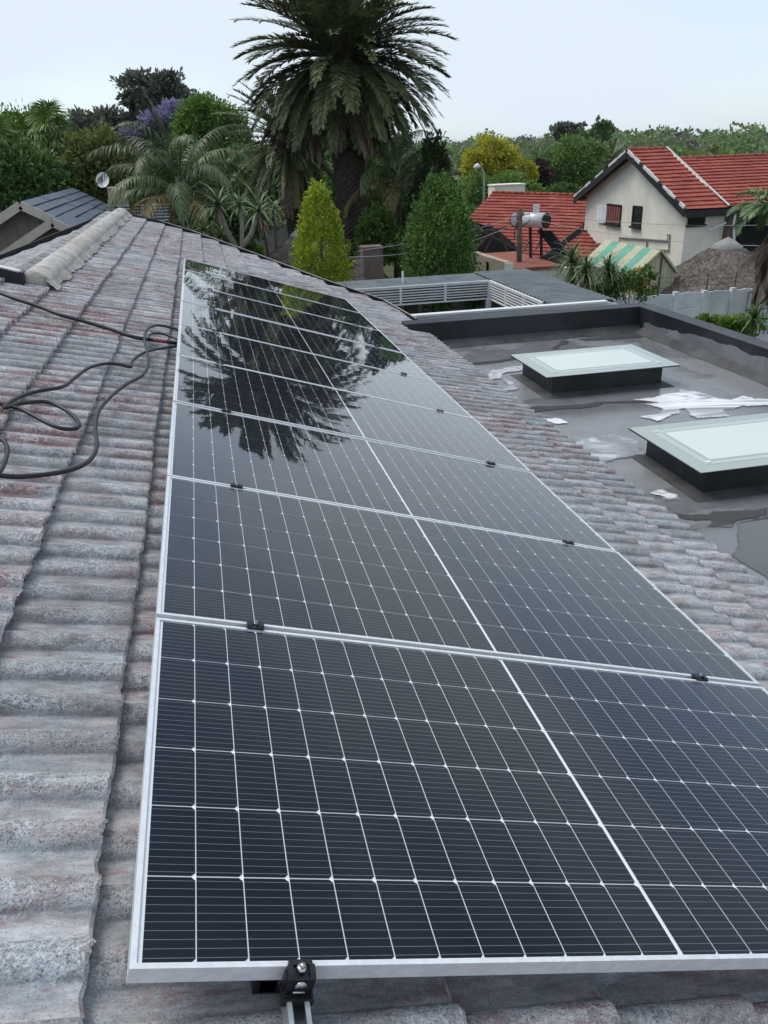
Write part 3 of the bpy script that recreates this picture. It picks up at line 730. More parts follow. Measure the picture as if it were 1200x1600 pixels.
# ------------------------------------------------------------------ skylights, puddles
def skylight(y0, y1, x0, x1, lab):
    t = thing('skylight', lab, 'skylight', (x0, y0, ZF), group='skylights on the flat roof'); O = (x0, y0, ZF)
    a, b, c, d = x0 + .13, y0 + .12, x1 - .17, y1 - .15
    m = MB(O); m.prism([(a - .012, b - .012, ZF - .01), (c + .012, b - .012, ZF - .01), (c + .012, d + .012, ZF - .01), (a - .012, d + .012, ZF - .01)], (0, 0, .245)); m.build('curb', 'parapet', t)
    f = MB(O)                                  # dressed bitumen fillet round the curb
    V = []
    for e, z in ((0.0, .035), (.035, .010), (.13, .0015)): V += [(a - e, b - e, ZF + z), (c + e, b - e, ZF + z), (c + e, d + e, ZF + z), (a - e, d + e, ZF + z)]
    f.add(V, [(r * 4 + k, r * 4 + (k + 1) % 4, r * 4 + 4 + (k + 1) % 4, r * 4 + 4 + k) for r in range(2) for k in range(4)]); f.build('fillet', 'dull', t, True)
    m = MB(O); m.box((x0, y0, ZF + .237), (x1, y1, ZF + .246)); m.build('frame_edge', 'black_paint', t)
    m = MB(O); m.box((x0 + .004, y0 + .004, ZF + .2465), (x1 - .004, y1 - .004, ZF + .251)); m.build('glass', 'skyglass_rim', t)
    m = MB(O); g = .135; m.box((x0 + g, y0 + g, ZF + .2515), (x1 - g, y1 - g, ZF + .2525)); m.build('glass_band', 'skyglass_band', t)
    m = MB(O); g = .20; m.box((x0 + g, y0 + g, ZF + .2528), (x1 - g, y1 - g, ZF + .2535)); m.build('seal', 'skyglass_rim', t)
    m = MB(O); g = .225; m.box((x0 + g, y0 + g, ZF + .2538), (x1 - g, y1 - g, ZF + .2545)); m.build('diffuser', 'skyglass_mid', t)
    m = MB(O)
    for qx in (x0 + .175, x1 - .175):
        for qy in (y0 + .175, y1 - .175): m.tube([(qx, qy, ZF + .2525), (qx, qy, ZF + .262)], .018, 10)
    m.build('corner_fixing', 'white_paint', t)
skylight(6.94, 8.06, 3.80, 5.44, 'pale green glass skylight on a black curb, the far one by the corner')
skylight(4.00, 5.13, 3.81, 5.47, 'pale green glass skylight on a black curb, the near one at the right edge')
def patch(name, pts, mat, lab, dz, cat='puddle', jag=.012):
    """film of liquid on the flat roof: fine grid inside an outline, each vertex knowing its distance to the edge"""
    P = np.array([atz(x, y, ZF)[:2] for x, y in pts]); A, B = P, np.roll(P, -1, 0)
    lo, hi = P.min(0) - .02, P.max(0) + .02; g = max(.016, math.sqrt(np.prod(hi - lo) / 9000)); xs = np.arange(lo[0], hi[0], g); ys = np.arange(lo[1], hi[1], g)
    X, Y = np.meshgrid(xs, ys); Q = np.stack([X, Y], -1).reshape(-1, 2); ins = np.zeros(len(Q), bool); dist = np.full(len(Q), 9.0)
    for a, b in zip(A, B):
        c = ((a[1] > Q[:, 1]) != (b[1] > Q[:, 1])); xi = a[0] + (Q[:, 1] - a[1]) / (b[1] - a[1] + 1e-12) * (b[0] - a[0]); ins ^= c & (Q[:, 0] < xi)
        t = np.clip(((Q - a) @ (b - a)) / ((b - a) @ (b - a) + 1e-12), 0, 1); dist = np.minimum(dist, np.linalg.norm(Q - a - t[:, None] * (b - a), axis=1))
    sd = np.where(ins, dist, -dist); nx = len(xs); ok = sd > -.03
    F = [(j * nx + i, j * nx + i + 1, (j + 1) * nx + i + 1, (j + 1) * nx + i) for j in range(len(ys) - 1) for i in range(nx - 1) if ok[j * nx + i] and ok[j * nx + i + 1] and ok[(j + 1) * nx + i] and ok[(j + 1) * nx + i + 1]]
    F = np.array(F); used = np.unique(F); mp_ = np.full(len(Q), -1); mp_[used] = np.arange(len(used)); c = P.mean(0)
    me = fast_mesh(name, np.c_[Q[used] - c, np.zeros(len(used))], mp_[F], mat); at_ = me.attributes.new('edge', 'FLOAT', 'POINT'); at_.data.foreach_set('value', sd[used].astype(np.float32))
    link(name, me, None, (c[0], c[1], ZF + dz), label=lab, cat=cat, group='wet patches on the flat roof')
def Z5(L_): return [(760 + x * 440 / 1200, 470 + y * 220 / 600) for x, y in L_]
def Z6(L_): return [(960 + x / 5, 600 + y / 5) for x, y in L_]
patch('white_puddle', Z6([(130, 130), (310, 105), (400, 75), (490, 70), (510, 45), (560, 55), (640, 60), (720, 80), (820, 120), (900, 125), (1000, 95), (1060, 105), (1100, 120), (1300, 115), (1300, 170), (1090, 180), (1000, 180), (930, 205), (860, 205), (900, 260), (640, 275), (590, 250), (540, 200), (510, 240), (450, 245), (430, 270), (330, 300), (290, 285), (180, 260), (350, 230), (370, 205), (330, 190), (205, 160), (330, 150)]), 'spill', 'large white swirling milky puddle between the two skylights', .010)
patch('white_puddle', Z6([(250, 860), (310, 830), (380, 830), (440, 850), (480, 860), (500, 890), (550, 920), (480, 915), (400, 915), (350, 880), (290, 875)]), 'spill', 'small white milky puddle in front of the near skylight', .010)
patch('white_puddle', Z5([(215, 506), (300, 500), (350, 518), (345, 526), (305, 532), (250, 518)]), 'spill', 'thin white streak of painted sky reflection beside the tile eave left of the near skylight', .010)  # white colour stands in for sky mirrored in this puddle
patch('sheen_puddle', Z5([(0, 300), (60, 292), (100, 280), (160, 278), (160, 300), (75, 312), (70, 325), (110, 345), (150, 375), (130, 385), (40, 390), (85, 362), (60, 335), (0, 345)]), 'film', 'branching puddle with painted pale sky sheen left of the far skylight', .010)
patch('sheen_puddle', [(770, 690), (800, 683), (850, 681), (900, 686), (960, 678), (1000, 690), (1010, 712), (985, 716), (960, 720), (930, 730), (905, 738), (880, 712), (840, 698)], 'film', 'wide pale puddle beside the tile eave left of the near skylight', .008)
patch('rain_puddle', Z5([(165, 462), (200, 450), (300, 448), (420, 440), (480, 430), (600, 428), (740, 422), (740, 432), (600, 438), (500, 440), (480, 452), (400, 462), (300, 466), (200, 480)]), 'water', 'long thin dark puddle in front of the far skylight', .006)
patch('rain_puddle', Z6([(390, 960), (430, 970), (470, 1000), (560, 1020), (720, 1020), (760, 995), (900, 990), (1080, 985), (1200, 965), (1200, 1030), (1080, 1060), (960, 1075), (930, 1130), (760, 1125), (620, 1150), (575, 1135), (700, 1120), (760, 1075), (560, 1070), (490, 1040)]), 'water', 'dark ragged puddle in front of the near skylight', .006)
patch('rain_puddle', Z6([(960, 1080), (1200, 1030), (1400, 1000), (1400, 1700), (1150, 1500), (900, 1350), (960, 1250), (940, 1180)]), 'water', 'broad shining puddle at the right edge near the tile eave', .0055)
patch('rain_puddle', Z5([(380, 165), (480, 152), (600, 140), (640, 138), (670, 158), (600, 162), (480, 170), (420, 172)]), 'water', 'brown edged puddle at the foot of the back parapet', .006)
patch('rain_puddle', Z5([(-60, 262), (0, 258), (60, 252), (110, 240), (200, 232), (150, 248), (60, 264), (0, 270), (-60, 276)]), 'water', 'narrow dark puddle line behind the far skylight', .006)
patch('rain_puddle', Z5([(270, 205), (300, 188), (320, 168), (350, 170), (352, 186), (320, 190), (310, 206)]), 'water', 'tiny dark puddle just behind the far skylight', .006, jag=.02)
# ------------------------------------------------------------------ palms
def frond_mesh(name, L_, e0, curv, mat, n=44, ll=.42, sweep=55, vee=20, hang=.25, wid=.032, rach=.03, seed=0, bare=.12, pw=1.3, tipl=.35, twist=0.0):
    """feather leaf in the XZ plane from the origin: rachis plus two rows of leaflets"""
    rs = np.random.default_rng(seed); K = 14; ts = np.linspace(0, 1, K); e = R(e0) - R(curv) * ts ** pw
    P = np.zeros((K, 3))
    for i in range(1, K):
        a = (e[i] + e[i - 1]) / 2; P[i] = P[i - 1] + np.array([math.cos(a), 0, math.sin(a)]) * L_ / (K - 1)
    V, F = [], []
    for i in range(K):                                         # rachis, triangular section
        r = rach * (1 - .85 * ts[i]); N = np.array([-math.sin(e[i]), 0, math.cos(e[i])])
        V += [P[i] + N * r, P[i] + np.array([0, r, 0]) - N * r * .5, P[i] - np.array([0, r, 0]) - N * r * .5]
    for i in range(K - 1):
        for j in range(3): F.append((3 * i + j, 3 * i + (j + 1) % 3, 3 * i + 3 + (j + 1) % 3, 3 * i + 3 + j))
    for k in range(n):
        t = bare + (1 - bare) * (k + .5) / n; x = t * (K - 1); i = min(int(x), K - 2); f = x - i
        p = P[i] * (1 - f) + P[i + 1] * f; ee = e[i] * (1 - f) + e[i + 1] * f
        T = np.array([math.cos(ee), 0, math.sin(ee)]); N = np.array([-math.sin(ee), 0, math.cos(ee)])
        l = ll * min(1, .35 + 3.2 * (t - bare)) * (tipl + (1 - tipl) * math.cos(max(0, t - .45) / .55 * PI / 2) ** .8)
        for sg in (-1, 1):
            sw = R(sweep * (1 - .35 * t) + rs.normal() * 6); v = R(vee + rs.normal() * 9)
            d = math.cos(sw) * T + math.sin(sw) * (sg * np.array([0, 1, 0]) * math.cos(v) + N * math.sin(v)); d += np.array([0, 0, -hang * .5]) + rs.normal(size=3) * .04; d /= np.linalg.norm(d)
            d2 = d + np.array([0, 0, -hang]); d2 /= np.linalg.norm(d2)
            d3 = d + np.array([0, 0, -2.6 * hang]); d3 /= np.linalg.norm(d3)
            s = np.cross(d, N); s /= np.linalg.norm(s) + 1e-9; s = s * wid / 2; ln = l * rs.uniform(.85, 1.1); b = len(V)
            m1 = p + d * ln * .4; m2 = m1 + d2 * ln * .33; m3 = m2 + d3 * ln * .33
            V += [p - s * .7, p + s * .7, m1 + s, m1 - s, m2 + s * .8, m2 - s * .8, m3 + s * .12, m3 - s * .12]
            F += [(b, b + 1, b + 2, b + 3), (b + 3, b + 2, b + 4, b + 5), (b + 5, b + 4, b + 6, b + 7)]
    return fast_mesh(name, np.array(V), np.array(F), mat)
def scar_trunk(mb, P, rad, rings=70, seg=26, bumpy=.05, flare=None):
    P = [np.asarray(p, float) for p in P]; Q = catmull(P, 8); Q = np.array(Q); d = np.r_[0, np.cumsum(np.linalg.norm(np.diff(Q, axis=0), axis=1))]
    V = []; n = rings * 2
    for i in range(n + 1):
        u = i / n; c = np.array([np.interp(u * d[-1], d, Q[:, k]) for k in range(3)]); r = np.interp(u, np.linspace(0, 1, len(rad)), rad)
        for j in range(seg):
            a = 2 * PI * j / seg; ph = (i * .5 + (j % 2) * .5) % 1.0
            rr = r * (1 + bumpy * (1 - 2 * ph)) + rng.normal() * bumpy * r * .25
            V.append(c + rr * np.array([math.cos(a), math.sin(a), 0]) + (0, 0, rng.normal() * .01))
    mb.add(V, [(i * seg + j, i * seg + (j + 1) % seg, (i + 1) * seg + (j + 1) % seg, (i + 1) * seg + j) for i in range(n) for j in range(seg)])
def phoenix(name, label, base, top, r0, L_, count, seed, group=None, scale_n=44, hi=82, lo=-78, dead=.12):
    rs = np.random.default_rng(seed); base = np.asarray(base, float); top = np.asarray(top, float); rel = top - base
    t = thing(name, label, 'palm tree', base, group=group)
    m = MB(); scar_trunk(m, [(0, 0, -.2), rel * .35 + (.05, 0, 0), rel * .7, rel * .93, rel], [r0 * 1.15, r0 * .95, r0 * .92, r0 * 1.0, r0 * 1.1], 60, 28, .07); m.build('trunk', 'palm_bark', t)
    h = MB(); h.tube([rel + (0, 0, -.3), rel + (0, 0, .3), rel + (0, 0, .9)], [r0 * 1.05, r0 * .9, r0 * .3], 14); h.build('crown_heart', 'palm_bark', t, True)
    cls = {}
    for e in range(hi, lo - 1, -10):
        for v in range(2):
            cv = float(np.interp(e, [-80, -50, -20, 10, 40, 85], [14, 24, 38, 42, 32, 22]))
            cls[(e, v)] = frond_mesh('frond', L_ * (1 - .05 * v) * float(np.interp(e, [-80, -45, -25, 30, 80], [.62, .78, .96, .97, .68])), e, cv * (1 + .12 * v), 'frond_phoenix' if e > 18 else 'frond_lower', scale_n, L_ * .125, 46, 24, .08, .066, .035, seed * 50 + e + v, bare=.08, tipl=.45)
    deadm = [frond_mesh('frond', L_ * .74, -62 - 9 * v, 24, 'frond_dead', scale_n, L_ * .085, 35, 20, .2, .05, .035, seed + v + 900) for v in range(2)]
    keys = sorted({k[0] for k in cls}, reverse=True); g = 2.39996
    for i in range(count):
        u = i / count; e = hi - (hi - lo) * u ** .86; k = min(keys, key=lambda q: abs(q - e - rs.normal() * 3)); az = i * g + rs.normal() * .1
        o = link('frond', cls[(k, int(rs.integers(0, 2)))], t)
        if e < -30 and rs.random() < dead * 3.2: o.data = deadm[int(rs.integers(0, 2))]
        rr = r0 * (.25 + .75 * u); o.location = Vector(rel + np.array([math.cos(az) * rr, math.sin(az) * rr, (.4 - .8 * u)]))
        o.rotation_euler = (rs.normal() * .10, rs.normal() * .06, az); s = rs.uniform(.92, 1.06); o.scale = (s, s, s)
    return t
c = at(534, 72, 29)
phoenix('date_palm', 'big date palm with a full drooping crown and thick dark trunk behind the panels', (at(556, 435, 29)[0], 29, gz(0, 29)), (c[0], 29, c[2] - .36), .55, 3.72, 280, 3, dead=.16, scale_n=70)
c = at(448, 215, 33)
phoenix('date_palm', 'second date palm half hidden behind the big one, with a dark trunk left of it', (4.15, 33, gz(0, 33)), (c[0], 33, c[2] - .2), .38, 3.1, 90, 5, scale_n=44, hi=70, dead=.22)
def queen(name, label, base, top, L_, count, seed, spear=2, r0=.16, dry=.25):
    rs = np.random.default_rng(seed); base = np.asarray(base, float); rel = np.asarray(top, float) - base; t = thing(name, label, 'palm tree', base)
    m = MB(); scar_trunk(m, [(0, 0, -.2), rel * .5 + (.04, 0, 0), rel], [r0 * 1.3, r0, r0 * .9], 40, 14, .03); m.build('trunk', 'bark', t)
    s = MB(); s.tube([rel + (0, 0, -.3), rel + (0, 0, .5), rel + (0, 0, 1.0)], [r0 * .95, r0 * .8, r0 * .25], 10); s.build('crown_shaft', 'aloe_leaf', t, True)
    for i in range(count):
        u = (i + .5) / count; e0 = 78 - 70 * u; az = i * 2.39996 + seed
        dr = u > 1 - dry; me = frond_mesh('frond', L_ * rs.uniform(.9, 1.1), e0, 95 + 25 * u, 'frond_queen_dry' if dr else 'frond_queen', 62, L_ * .20, 62, 12, .75, .026, .03, seed * 91 + i, bare=.16, pw=1.5)
        link('frond', me, t, Vector(rel + (0, 0, .35 - .3 * u)), (rs.normal() * .12, 0, az))
    for k in range(spear):
        me = frond_mesh('frond', L_ * .95, 84, 22 + 10 * k, 'frond_queen', 70, L_ * .16, 32, 25, .25, .026, .03, seed * 17 + k, bare=.1)
        link('frond', me, t, Vector(rel + (0, 0, .4)), (0, 0, 3.1 + .35 * k))
c = at(285, 312, 22)
queen('feather_palm', 'feathery palm with an upright spear and drooping yellowed fronds left of the big palm', (c[0], 22, 0), (c[0], 22, c[2] - .1), 2.55, 26, 4, 2)
c = at(620, 292, 29)
queen('feather_palm', 'thin trunked feathery palm between the big palm and the dark conifers', (c[0] - .1, 29, gz(0, 29)), (c[0], 29, c[2]), 2.75, 20, 9, 1)
def fan_leaf_mesh(name, r, mat, n=26, droop=.4, seed=0, pet=.8, spread=300):
    rs = np.random.default_rng(seed); V, F = [], []
    V += [(0, -.012, 0), (0, .012, 0), (pet, .01, -pet * .04), (pet, -.01, -pet * .04)]; F.append((0, 1, 2, 3)); c = np.array([pet, 0, -pet * .04])
    for k in range(n):
        a = R(-spread / 2 + spread * (k + .5) / n); d = np.array([math.cos(a), math.sin(a), .10 * (-1) ** k]); s = np.array([-math.sin(a), math.cos(a), 0]) * r * math.tan(R(spread / n / 2)) * .62
        l = r * rs.uniform(.88, 1.05); b = len(V); m1 = c + d * l * .6; m2 = c + d * l + np.array([0, 0, -droop * r * rs.uniform(.6, 1.2)])
        V += [c - s * .1, c + s * .1, m1 + s, m1 - s, m2 + s * .05, m2 - s * .05]; F += [(b, b + 1, b + 2, b + 3), (b + 3, b + 2, b + 4, b + 5)]
    return fast_mesh(name, np.array(V), np.array(F), mat)
def fan_palm(name, label, base, top, r, n, seed, skirt=.35, r0=.2):
    rs = np.random.default_rng(seed); base = np.asarray(base, float); rel = np.asarray(top, float) - base; t = thing(name, label, 'palm tree', base)
    m = MB(); scar_trunk(m, [(0, 0, -.2), rel * .5, rel], [r0 * 1.2, r0 * .85, r0], 40, 14, .06); m.build('trunk', 'bark_pale', t)
    G = [fan_leaf_mesh('fan_leaf', r, 'fan_green', 26, .45, seed + k, r * .9) for k in range(3)]; Dm = [fan_leaf_mesh('dead_leaf', r, 'fan_dry', 20, .2, seed + 7 + k, r * .7, 150) for k in range(2)]
    for i in range(n):
        u = (i + .5) / n; el = R(80 - 125 * u); az = i * 2.39996
        o = link('fan_leaf', G[i % 3], t, Vector(rel + (0, 0, .15 - .35 * u))); o.rotation_euler = (rs.normal() * .3, -el, az)
    for i in range(int(n * skirt * 2)):
        az = rs.uniform(0, 2 * PI); o = link('dead_leaf', Dm[i % 2], t, Vector(rel + (math.cos(az) * r0 * .8, math.sin(az) * r0 * .8, -.2 - rs.uniform(0, r * 1.0)))); o.rotation_euler = (rs.normal() * .3, R(rs.uniform(66, 84)), az)
c = at(80, 200, 32); b = at(112, 400, 32)
fan_palm('fan_palm', 'tall fan palm with a hanging dead skirt rising over the left trees', (b[0] - .3, 32, gz(0, 32)), (c[0], 32, c[2]), .5, 28, 2, 1.1)
c = at(-14, 225, 30)
fan_palm('fan_palm', 'fan palm cut off by the left edge', (c[0], 30, gz(0, 30)), (c[0], 30, c[2]), .55, 34, 4, .8)
c = at(1216, 340, 19.3)
def right_palm():
    base = np.array([c[0] - .05, 19.3, 0]); rel = np.array([.05, 0, c[2] - .05]); t = thing('shaggy_palm', 'shaggy palm with a thick hanging dead skirt cut off by the right edge', 'palm tree', base)
    m = MB(); scar_trunk(m, [(-.25, 0, -.2), rel * .5 + (-.2, 0, 0), rel], [.17, .14, .16], 30, 12, .05); m.build('trunk', 'bark', t)
    rs = np.random.default_rng(8)
    G = [frond_mesh('frond', 1.35, 62 - 22 * k, 80, 'strap_leaf', 40, .5, 40, 30, .3, .03, .02, 70 + k) for k in range(3)]
    for i in range(26): link('frond', G[i % 3], t, Vector(rel + (0, 0, .1)), (rs.normal() * .2, 0, i * 2.4))
    Dm = [frond_mesh('dead_frond', 1.15, -60 - 8 * k, 22, 'frond_dead', 30, .4, 30, 10, .6, .03, .02, 90 + k) for k in range(3)]
    for i in range(44): link('dead_frond', Dm[i % 3], t, Vector(rel + (0, 0, -.05 - .03 * i)), (rs.normal() * .25, 0, i * 2.4))
right_palm()
def strap_mesh(name, n, L_, w_, mat, seed, emin=-10, emax=85, droop=90):
    rs = np.random.default_rng(seed); V, F = [], []
    for k in range(n):
        az = k * 2.39996; e = R(emax - (emax - emin) * (k + .5) / n + rs.normal() * 5); l = L_ * rs.uniform(.75, 1.1); K = 7; p = np.zeros(3); s = np.array([-math.sin(az), math.cos(az), 0]) * w_ / 2; b = len(V)
        dr = R(droop * rs.uniform(.6, 1.2))
        for i in range(K):
            u = i / (K - 1); wf = (1 - u) ** .6 if u > .2 else .8 + u; V += [p - s * wf, p + s * wf]
            ee = e - dr * u ** 1.3; p = p + np.array([math.cos(az) * math.cos(ee), math.sin(az) * math.cos(ee), math.sin(ee)]) * l / (K - 1)
        F += [(b + 2 * i, b + 2 * i + 1, b + 2 * i + 3, b + 2 * i + 2) for i in range(K - 1)]
    return fast_mesh(name, np.array(V), np.array(F), mat)
def aloe():
    base = at(374, 405, 19); base[2] = 0; t = thing('tree_aloe', 'forked tree aloe with two spiky rosettes on pale stems', 'aloe', base)
    f = at(372, 388, 19) - base; h1 = at(340, 322, 19) - base; h2 = at(404, 330, 19) - base; h3 = at(374, 322, 20) - base
    m = MB(); m.tube([(0, 0, -.1), f * .5, f], [.13, .11, .10], 10); m.tube([f - (0, 0, .1), (f + h1) / 2 + (-.03, 0, -.08), h1], [.075, .06, .05], 8); m.tube([f - (0, 0, .1), (f + h2) / 2 + (.06, 0, -.1), h2], [.075, .06, .05], 8); m.tube([f * .8, (f + h3) / 2 + (.1, .4, 0), h3], [.06, .05, .04], 8); m.build('stem', 'bark_pale', t, True)
    for k, (h, l) in enumerate(((h1, .74), (h2, .80), (h3, .55))): link('rosette', strap_mesh('rosette', 34, l, .075, 'aloe_leaf', 40 + k, -20, 80, 75), t, Vector(h))
    for k, h in enumerate((h1, h2)): link('dead_leaves', strap_mesh('dead_leaves', 14, .45, .06, 'frond_dead', 60 + k, -85, -50, 20), t, Vector(h - (0, 0, .05)))
aloe()
def spiky(name, label, base, heads, L_, w_, mat='strap_leaf', n=46, dead=True, cat='plant', group=None, seed=0, droop=95):
    base = np.asarray(base, float); t = thing(name, label, cat, base, group=group); m = MB()
    for k, h in enumerate(heads):
        h = np.asarray(h, float) - base; m.tube([(0, 0, -.1), (h[0] * .6, h[1] * .6, h[2] * .5), h], [.06, .05, .04], 7)
        link('leaf_head', strap_mesh('leaf_head', n, L_, w_, mat, seed * 10 + k, -15, 88, droop), t, Vector(h))
        if dead: link('dead_leaves', strap_mesh('dead_leaves', 16, L_ * .7, w_, 'frond_dead', seed * 10 + k + 5, -80, -40, 30), t, Vector(h - (0, 0, .08)))
    m.build('stem', 'bark', t, True)
b = at(318, 400, 19.5); b[2] = 0
spiky('yucca', 'low spiky yucca clump under the forked aloe', b, [at(318, 362, 19.5), at(345, 372, 19.2), at(300, 372, 20), at(330, 345, 20.2)], .55, .05, seed=2)
b = at(425, 400, 21); b[2] = 0
spiky('yucca', 'spiky yucca with two dark stems right of the forked aloe', b, [at(412, 345, 21), at(428, 330, 22)], .55, .05, 'aloe_leaf', seed=3)
for i, (px, py, y, l, lab) in enumerate([(893, 412, 20.2, 1.0, 'tall strap leaved plant left of the striped shed, the leftmost and tallest'), (915, 428, 19.6, .9, 'drooping strap leaved plant in the middle of the clump by the patio roof corner'), (950, 425, 19.8, .9, 'strap leaved plant in the clump closest to the striped shed')]):
    b = at(px, py, y); spiky('cordyline', lab, (b[0], b[1], 0), [b, b + (.12, .1, -.25)], l, .055, 'strap_leaf', 60, True, 'plant', 'strap leaved plants beyond the patio', 20 + i, 120)
b = at(1178, 498, 15.8); spiky('agave', 'spiky rosette plant at the right edge behind the parapet', (b[0], b[1], 0), [b], .6, .06, 'leaf_bright' if 0 else 'strap_leaf', 50, False, 'plant', None, 31, 60)

# ------------------------------------------------------------------ trees and shrubs near the house
def cone_tree(name, label, base, top, prof_, n, size, mat, seed, tips=1, up=.9):
    """dense column of upright sprays; prof_ = [(height fraction, radius)]"""
    rs = np.random.default_rng(seed); base = np.asarray(base, float); H = top - base[2]; t = thing(name, label, 'conifer', base)
    m = MB(); m.tube([(0, 0, -.1), (0, 0, H * .8)], [.10, .03], 8); m.build('trunk', 'bark', t, True)
    hs = [p[0] for p in prof_]; rr = [p[1] for p in prof_]; ns = int(n / 34)
    hh = rs.random(ns); w = np.interp(hh, hs, rr) * rs.uniform(.80, 1.08, ns); keep = rs.random(ns) < (.25 + .75 * w / max(rr)); hh = hh[keep]; w = w[keep]; ns = len(hh); az = rs.random(ns) * 2 * PI
    q = rs.uniform(.62, 1.06, ns); C = np.stack([np.cos(az) * w * q, np.sin(az) * w * q, hh * H], 1)
    idx = np.repeat(np.arange(ns), 34); k = len(idx); out = unit(C[idx] * np.array([1, 1, 0]) + 1e-6)
    sp = max(rr) * .19; h = rs.random(k)[:, None]
    off = np.array([0, 0, 1.0]) * h * sp * 2.6 + rs.normal(size=(k, 3)) * sp * (.55 - .4 * h) + out * h * sp * .5
    D = np.array([0, 0, up]) + out * .7 + rs.normal(size=(k, 3)) * .55
    V, F = leaf_quads(C[idx] + off - (0, 0, sp), D, size * rs.uniform(.6, 1.3, k), .5, rs)
    link('crown', fast_mesh('crown', V, F, mat), t)
b = at(505, 440, 17.6); tp = at(492, 288, 17.6)
cone_tree('golden_conifer', 'bright golden green cypress, cone shaped, in front of the big palm trunk', (b[0], 17.6, 0), tp[2] - .12, [(0, .60), (.6, .63), (.72, .59), (.8, .49), (.895, .35), (.96, .18), (1, .04)], 60000, .062, 'leaf_gold', 1)
b = at(686, 440, 22); tp = at(692, 282, 22)
cone_tree('green_conifer', 'dense green rounded conifer behind the patio roof', (b[0], 22, 0), tp[2] - .1, [(0, 1.0), (.5, 1.05), (.70, .98), (.82, .76), (.92, .46), (1, .1)], 50000, .09, 'leaf_conifer', 2, up=.5)
b = at(678, 350, 26.5); tp = at(676, 216, 26.5)
cone_tree('dark_conifer', 'dark conical cypress standing behind the green rounded conifer', (b[0], 26.5, gz(0, 26.5)), tp[2] - .1, [(0, .9), (.6, .95), (.8, .62), (.93, .3), (1, .08)], 24000, .12, 'leaf_deep', 3)
def T(name, lab, Y, cl, n, size, mat, tr=.2, bark='bark', group='trees behind the roof', **kw):
    """cl: list of (px, py, rx_px, ry_px[, dY])"""
    out = []
    for q in cl:
        y = Y + (q[4] if len(q) > 4 else 0); p = at(q[0], q[1], y); s = np.linalg.norm(p - CAM) / FPX
        out.append((p, (q[2] * s, (q[2] + q[3]) / 2 * s, q[3] * s)))
    bx = np.mean([c[0] for c, _ in out]); by = np.mean([c[1] for c, _ in out])
    return tree(name, lab, (bx, by, float(gz(bx, by)) - .1), out, n, size, mat, tr, bark, group, **kw)
T('broadleaf_tree', 'bright green tree at the far left behind the fan palm', 42, [(40, 215, 48, 34), (15, 240, 45, 40), (70, 245, 40, 30)], 15000, .20, 'leaf_bright')
T('broadleaf_tree', 'dark green tree at the left edge in front of the bright green one', 30, [(25, 275, 50, 45), (58, 292, 38, 40), (10, 310, 40, 45)], 17000, .17, 'leaf_dark')
T('broadleaf_tree', 'dark olive bushy tree right of the fan palm trunk', 31, [(152, 250, 44, 36), (135, 290, 36, 40), (175, 275, 35, 35)], 15000, .16, 'leaf_olive')
T('broadleaf_tree', 'grey green sparse tree on the skyline right of the fan palm', 62, [(135, 205, 30, 24), (170, 200, 32, 24), (150, 225, 40, 22)], 8000, .36, 'leaf_grey', hollow=.3)
T('broadleaf_tree', 'tallest grey brown tree on the left skyline with sky showing through', 62, [(222, 142, 26, 24), (262, 148, 30, 24), (228, 185, 22, 24), (255, 170, 32, 18), (290, 160, 16, 14)], 9500, .36, 'leaf_grey', .3, hollow=.3)
T('jacaranda_tree', 'jacaranda tree with purple blossom behind the feathery palm', 50, [(215, 235, 24, 30), (255, 215, 40, 30)], 5000, .26, 'leaf_grey',
  extra=[('blossom', [(at(213, 212, 49.4), (.9, .9, .55)), (at(255, 186, 49.4), (1.3, 1.0, .5)), (at(278, 178, 49.4), (1.0, .9, .75)), (at(230, 232, 49.4), (.9, .8, .8))], 7000, .16, 'leaf_purple')])
T('broadleaf_tree', 'fresh green dense tree just left of the big palm crown', 44, [(325, 185, 34, 30), (305, 200, 28, 34), (350, 215, 34, 38), (310, 235, 36, 30)], 17000, .20, 'leaf_green')
T('broadleaf_tree', 'shady dark tree filling the gap behind the feathery palm', 40, [(250, 285, 45, 38), (320, 290, 60, 45), (200, 295, 38, 30), (390, 290, 50, 50)], 16000, .22, 'leaf_dark')
T('broadleaf_tree', 'dark tree behind the two date palm trunks', 44, [(430, 280, 55, 50), (510, 275, 55, 55), (590, 270, 50, 55), (640, 280, 40, 50), (560, 330, 60, 35)], 22000, .22, 'leaf_dark')
T('garden_shrub', 'rounded green shrub between the big palm trunk and the green conifer', 27, [(590, 350, 24, 26), (605, 380, 26, 28), (575, 375, 18, 30)], 9000, .12, 'leaf_green', .06, cat='shrub', group='shrubs behind the roof')
T('garden_shrub', 'brighter shrub in the shade left of the thin palm trunk', 30, [(600, 330, 26, 20), (645, 340, 20, 22)], 6000, .12, 'leaf_bright', .06, cat='shrub', group='shrubs behind the roof')
T('garden_shrub', 'low dark shrub at the foot of the aloe stems', 20, [(385, 390, 20, 9), (402, 394, 14, 6), (365, 392, 18, 9)], 5000, .08, 'leaf_green', .04, cat='shrub', group='shrubs behind the roof')
T('garden_shrub', 'dull green shrub bank behind the aloes', 24, [(330, 345, 45, 35), (385, 345, 45, 25)], 9000, .13, 'leaf_dark', .06, cat='shrub', group='shrubs behind the roof')
T('flowering_shrub', 'loose shrub with orange red flowers in front of the white wall', 19.6, [(975, 440, 30, 22), (1000, 450, 22, 16), (950, 455, 26, 16), (1012, 430, 14, 14)], 4200, .085, 'leaf_green', .03, cat='shrub', group='shrubs behind the roof', hollow=.2,
  extra=[('flower', [(at(990, 440, 19.4), (.5, .4, .35))], 60, .06, 'flower_red')])
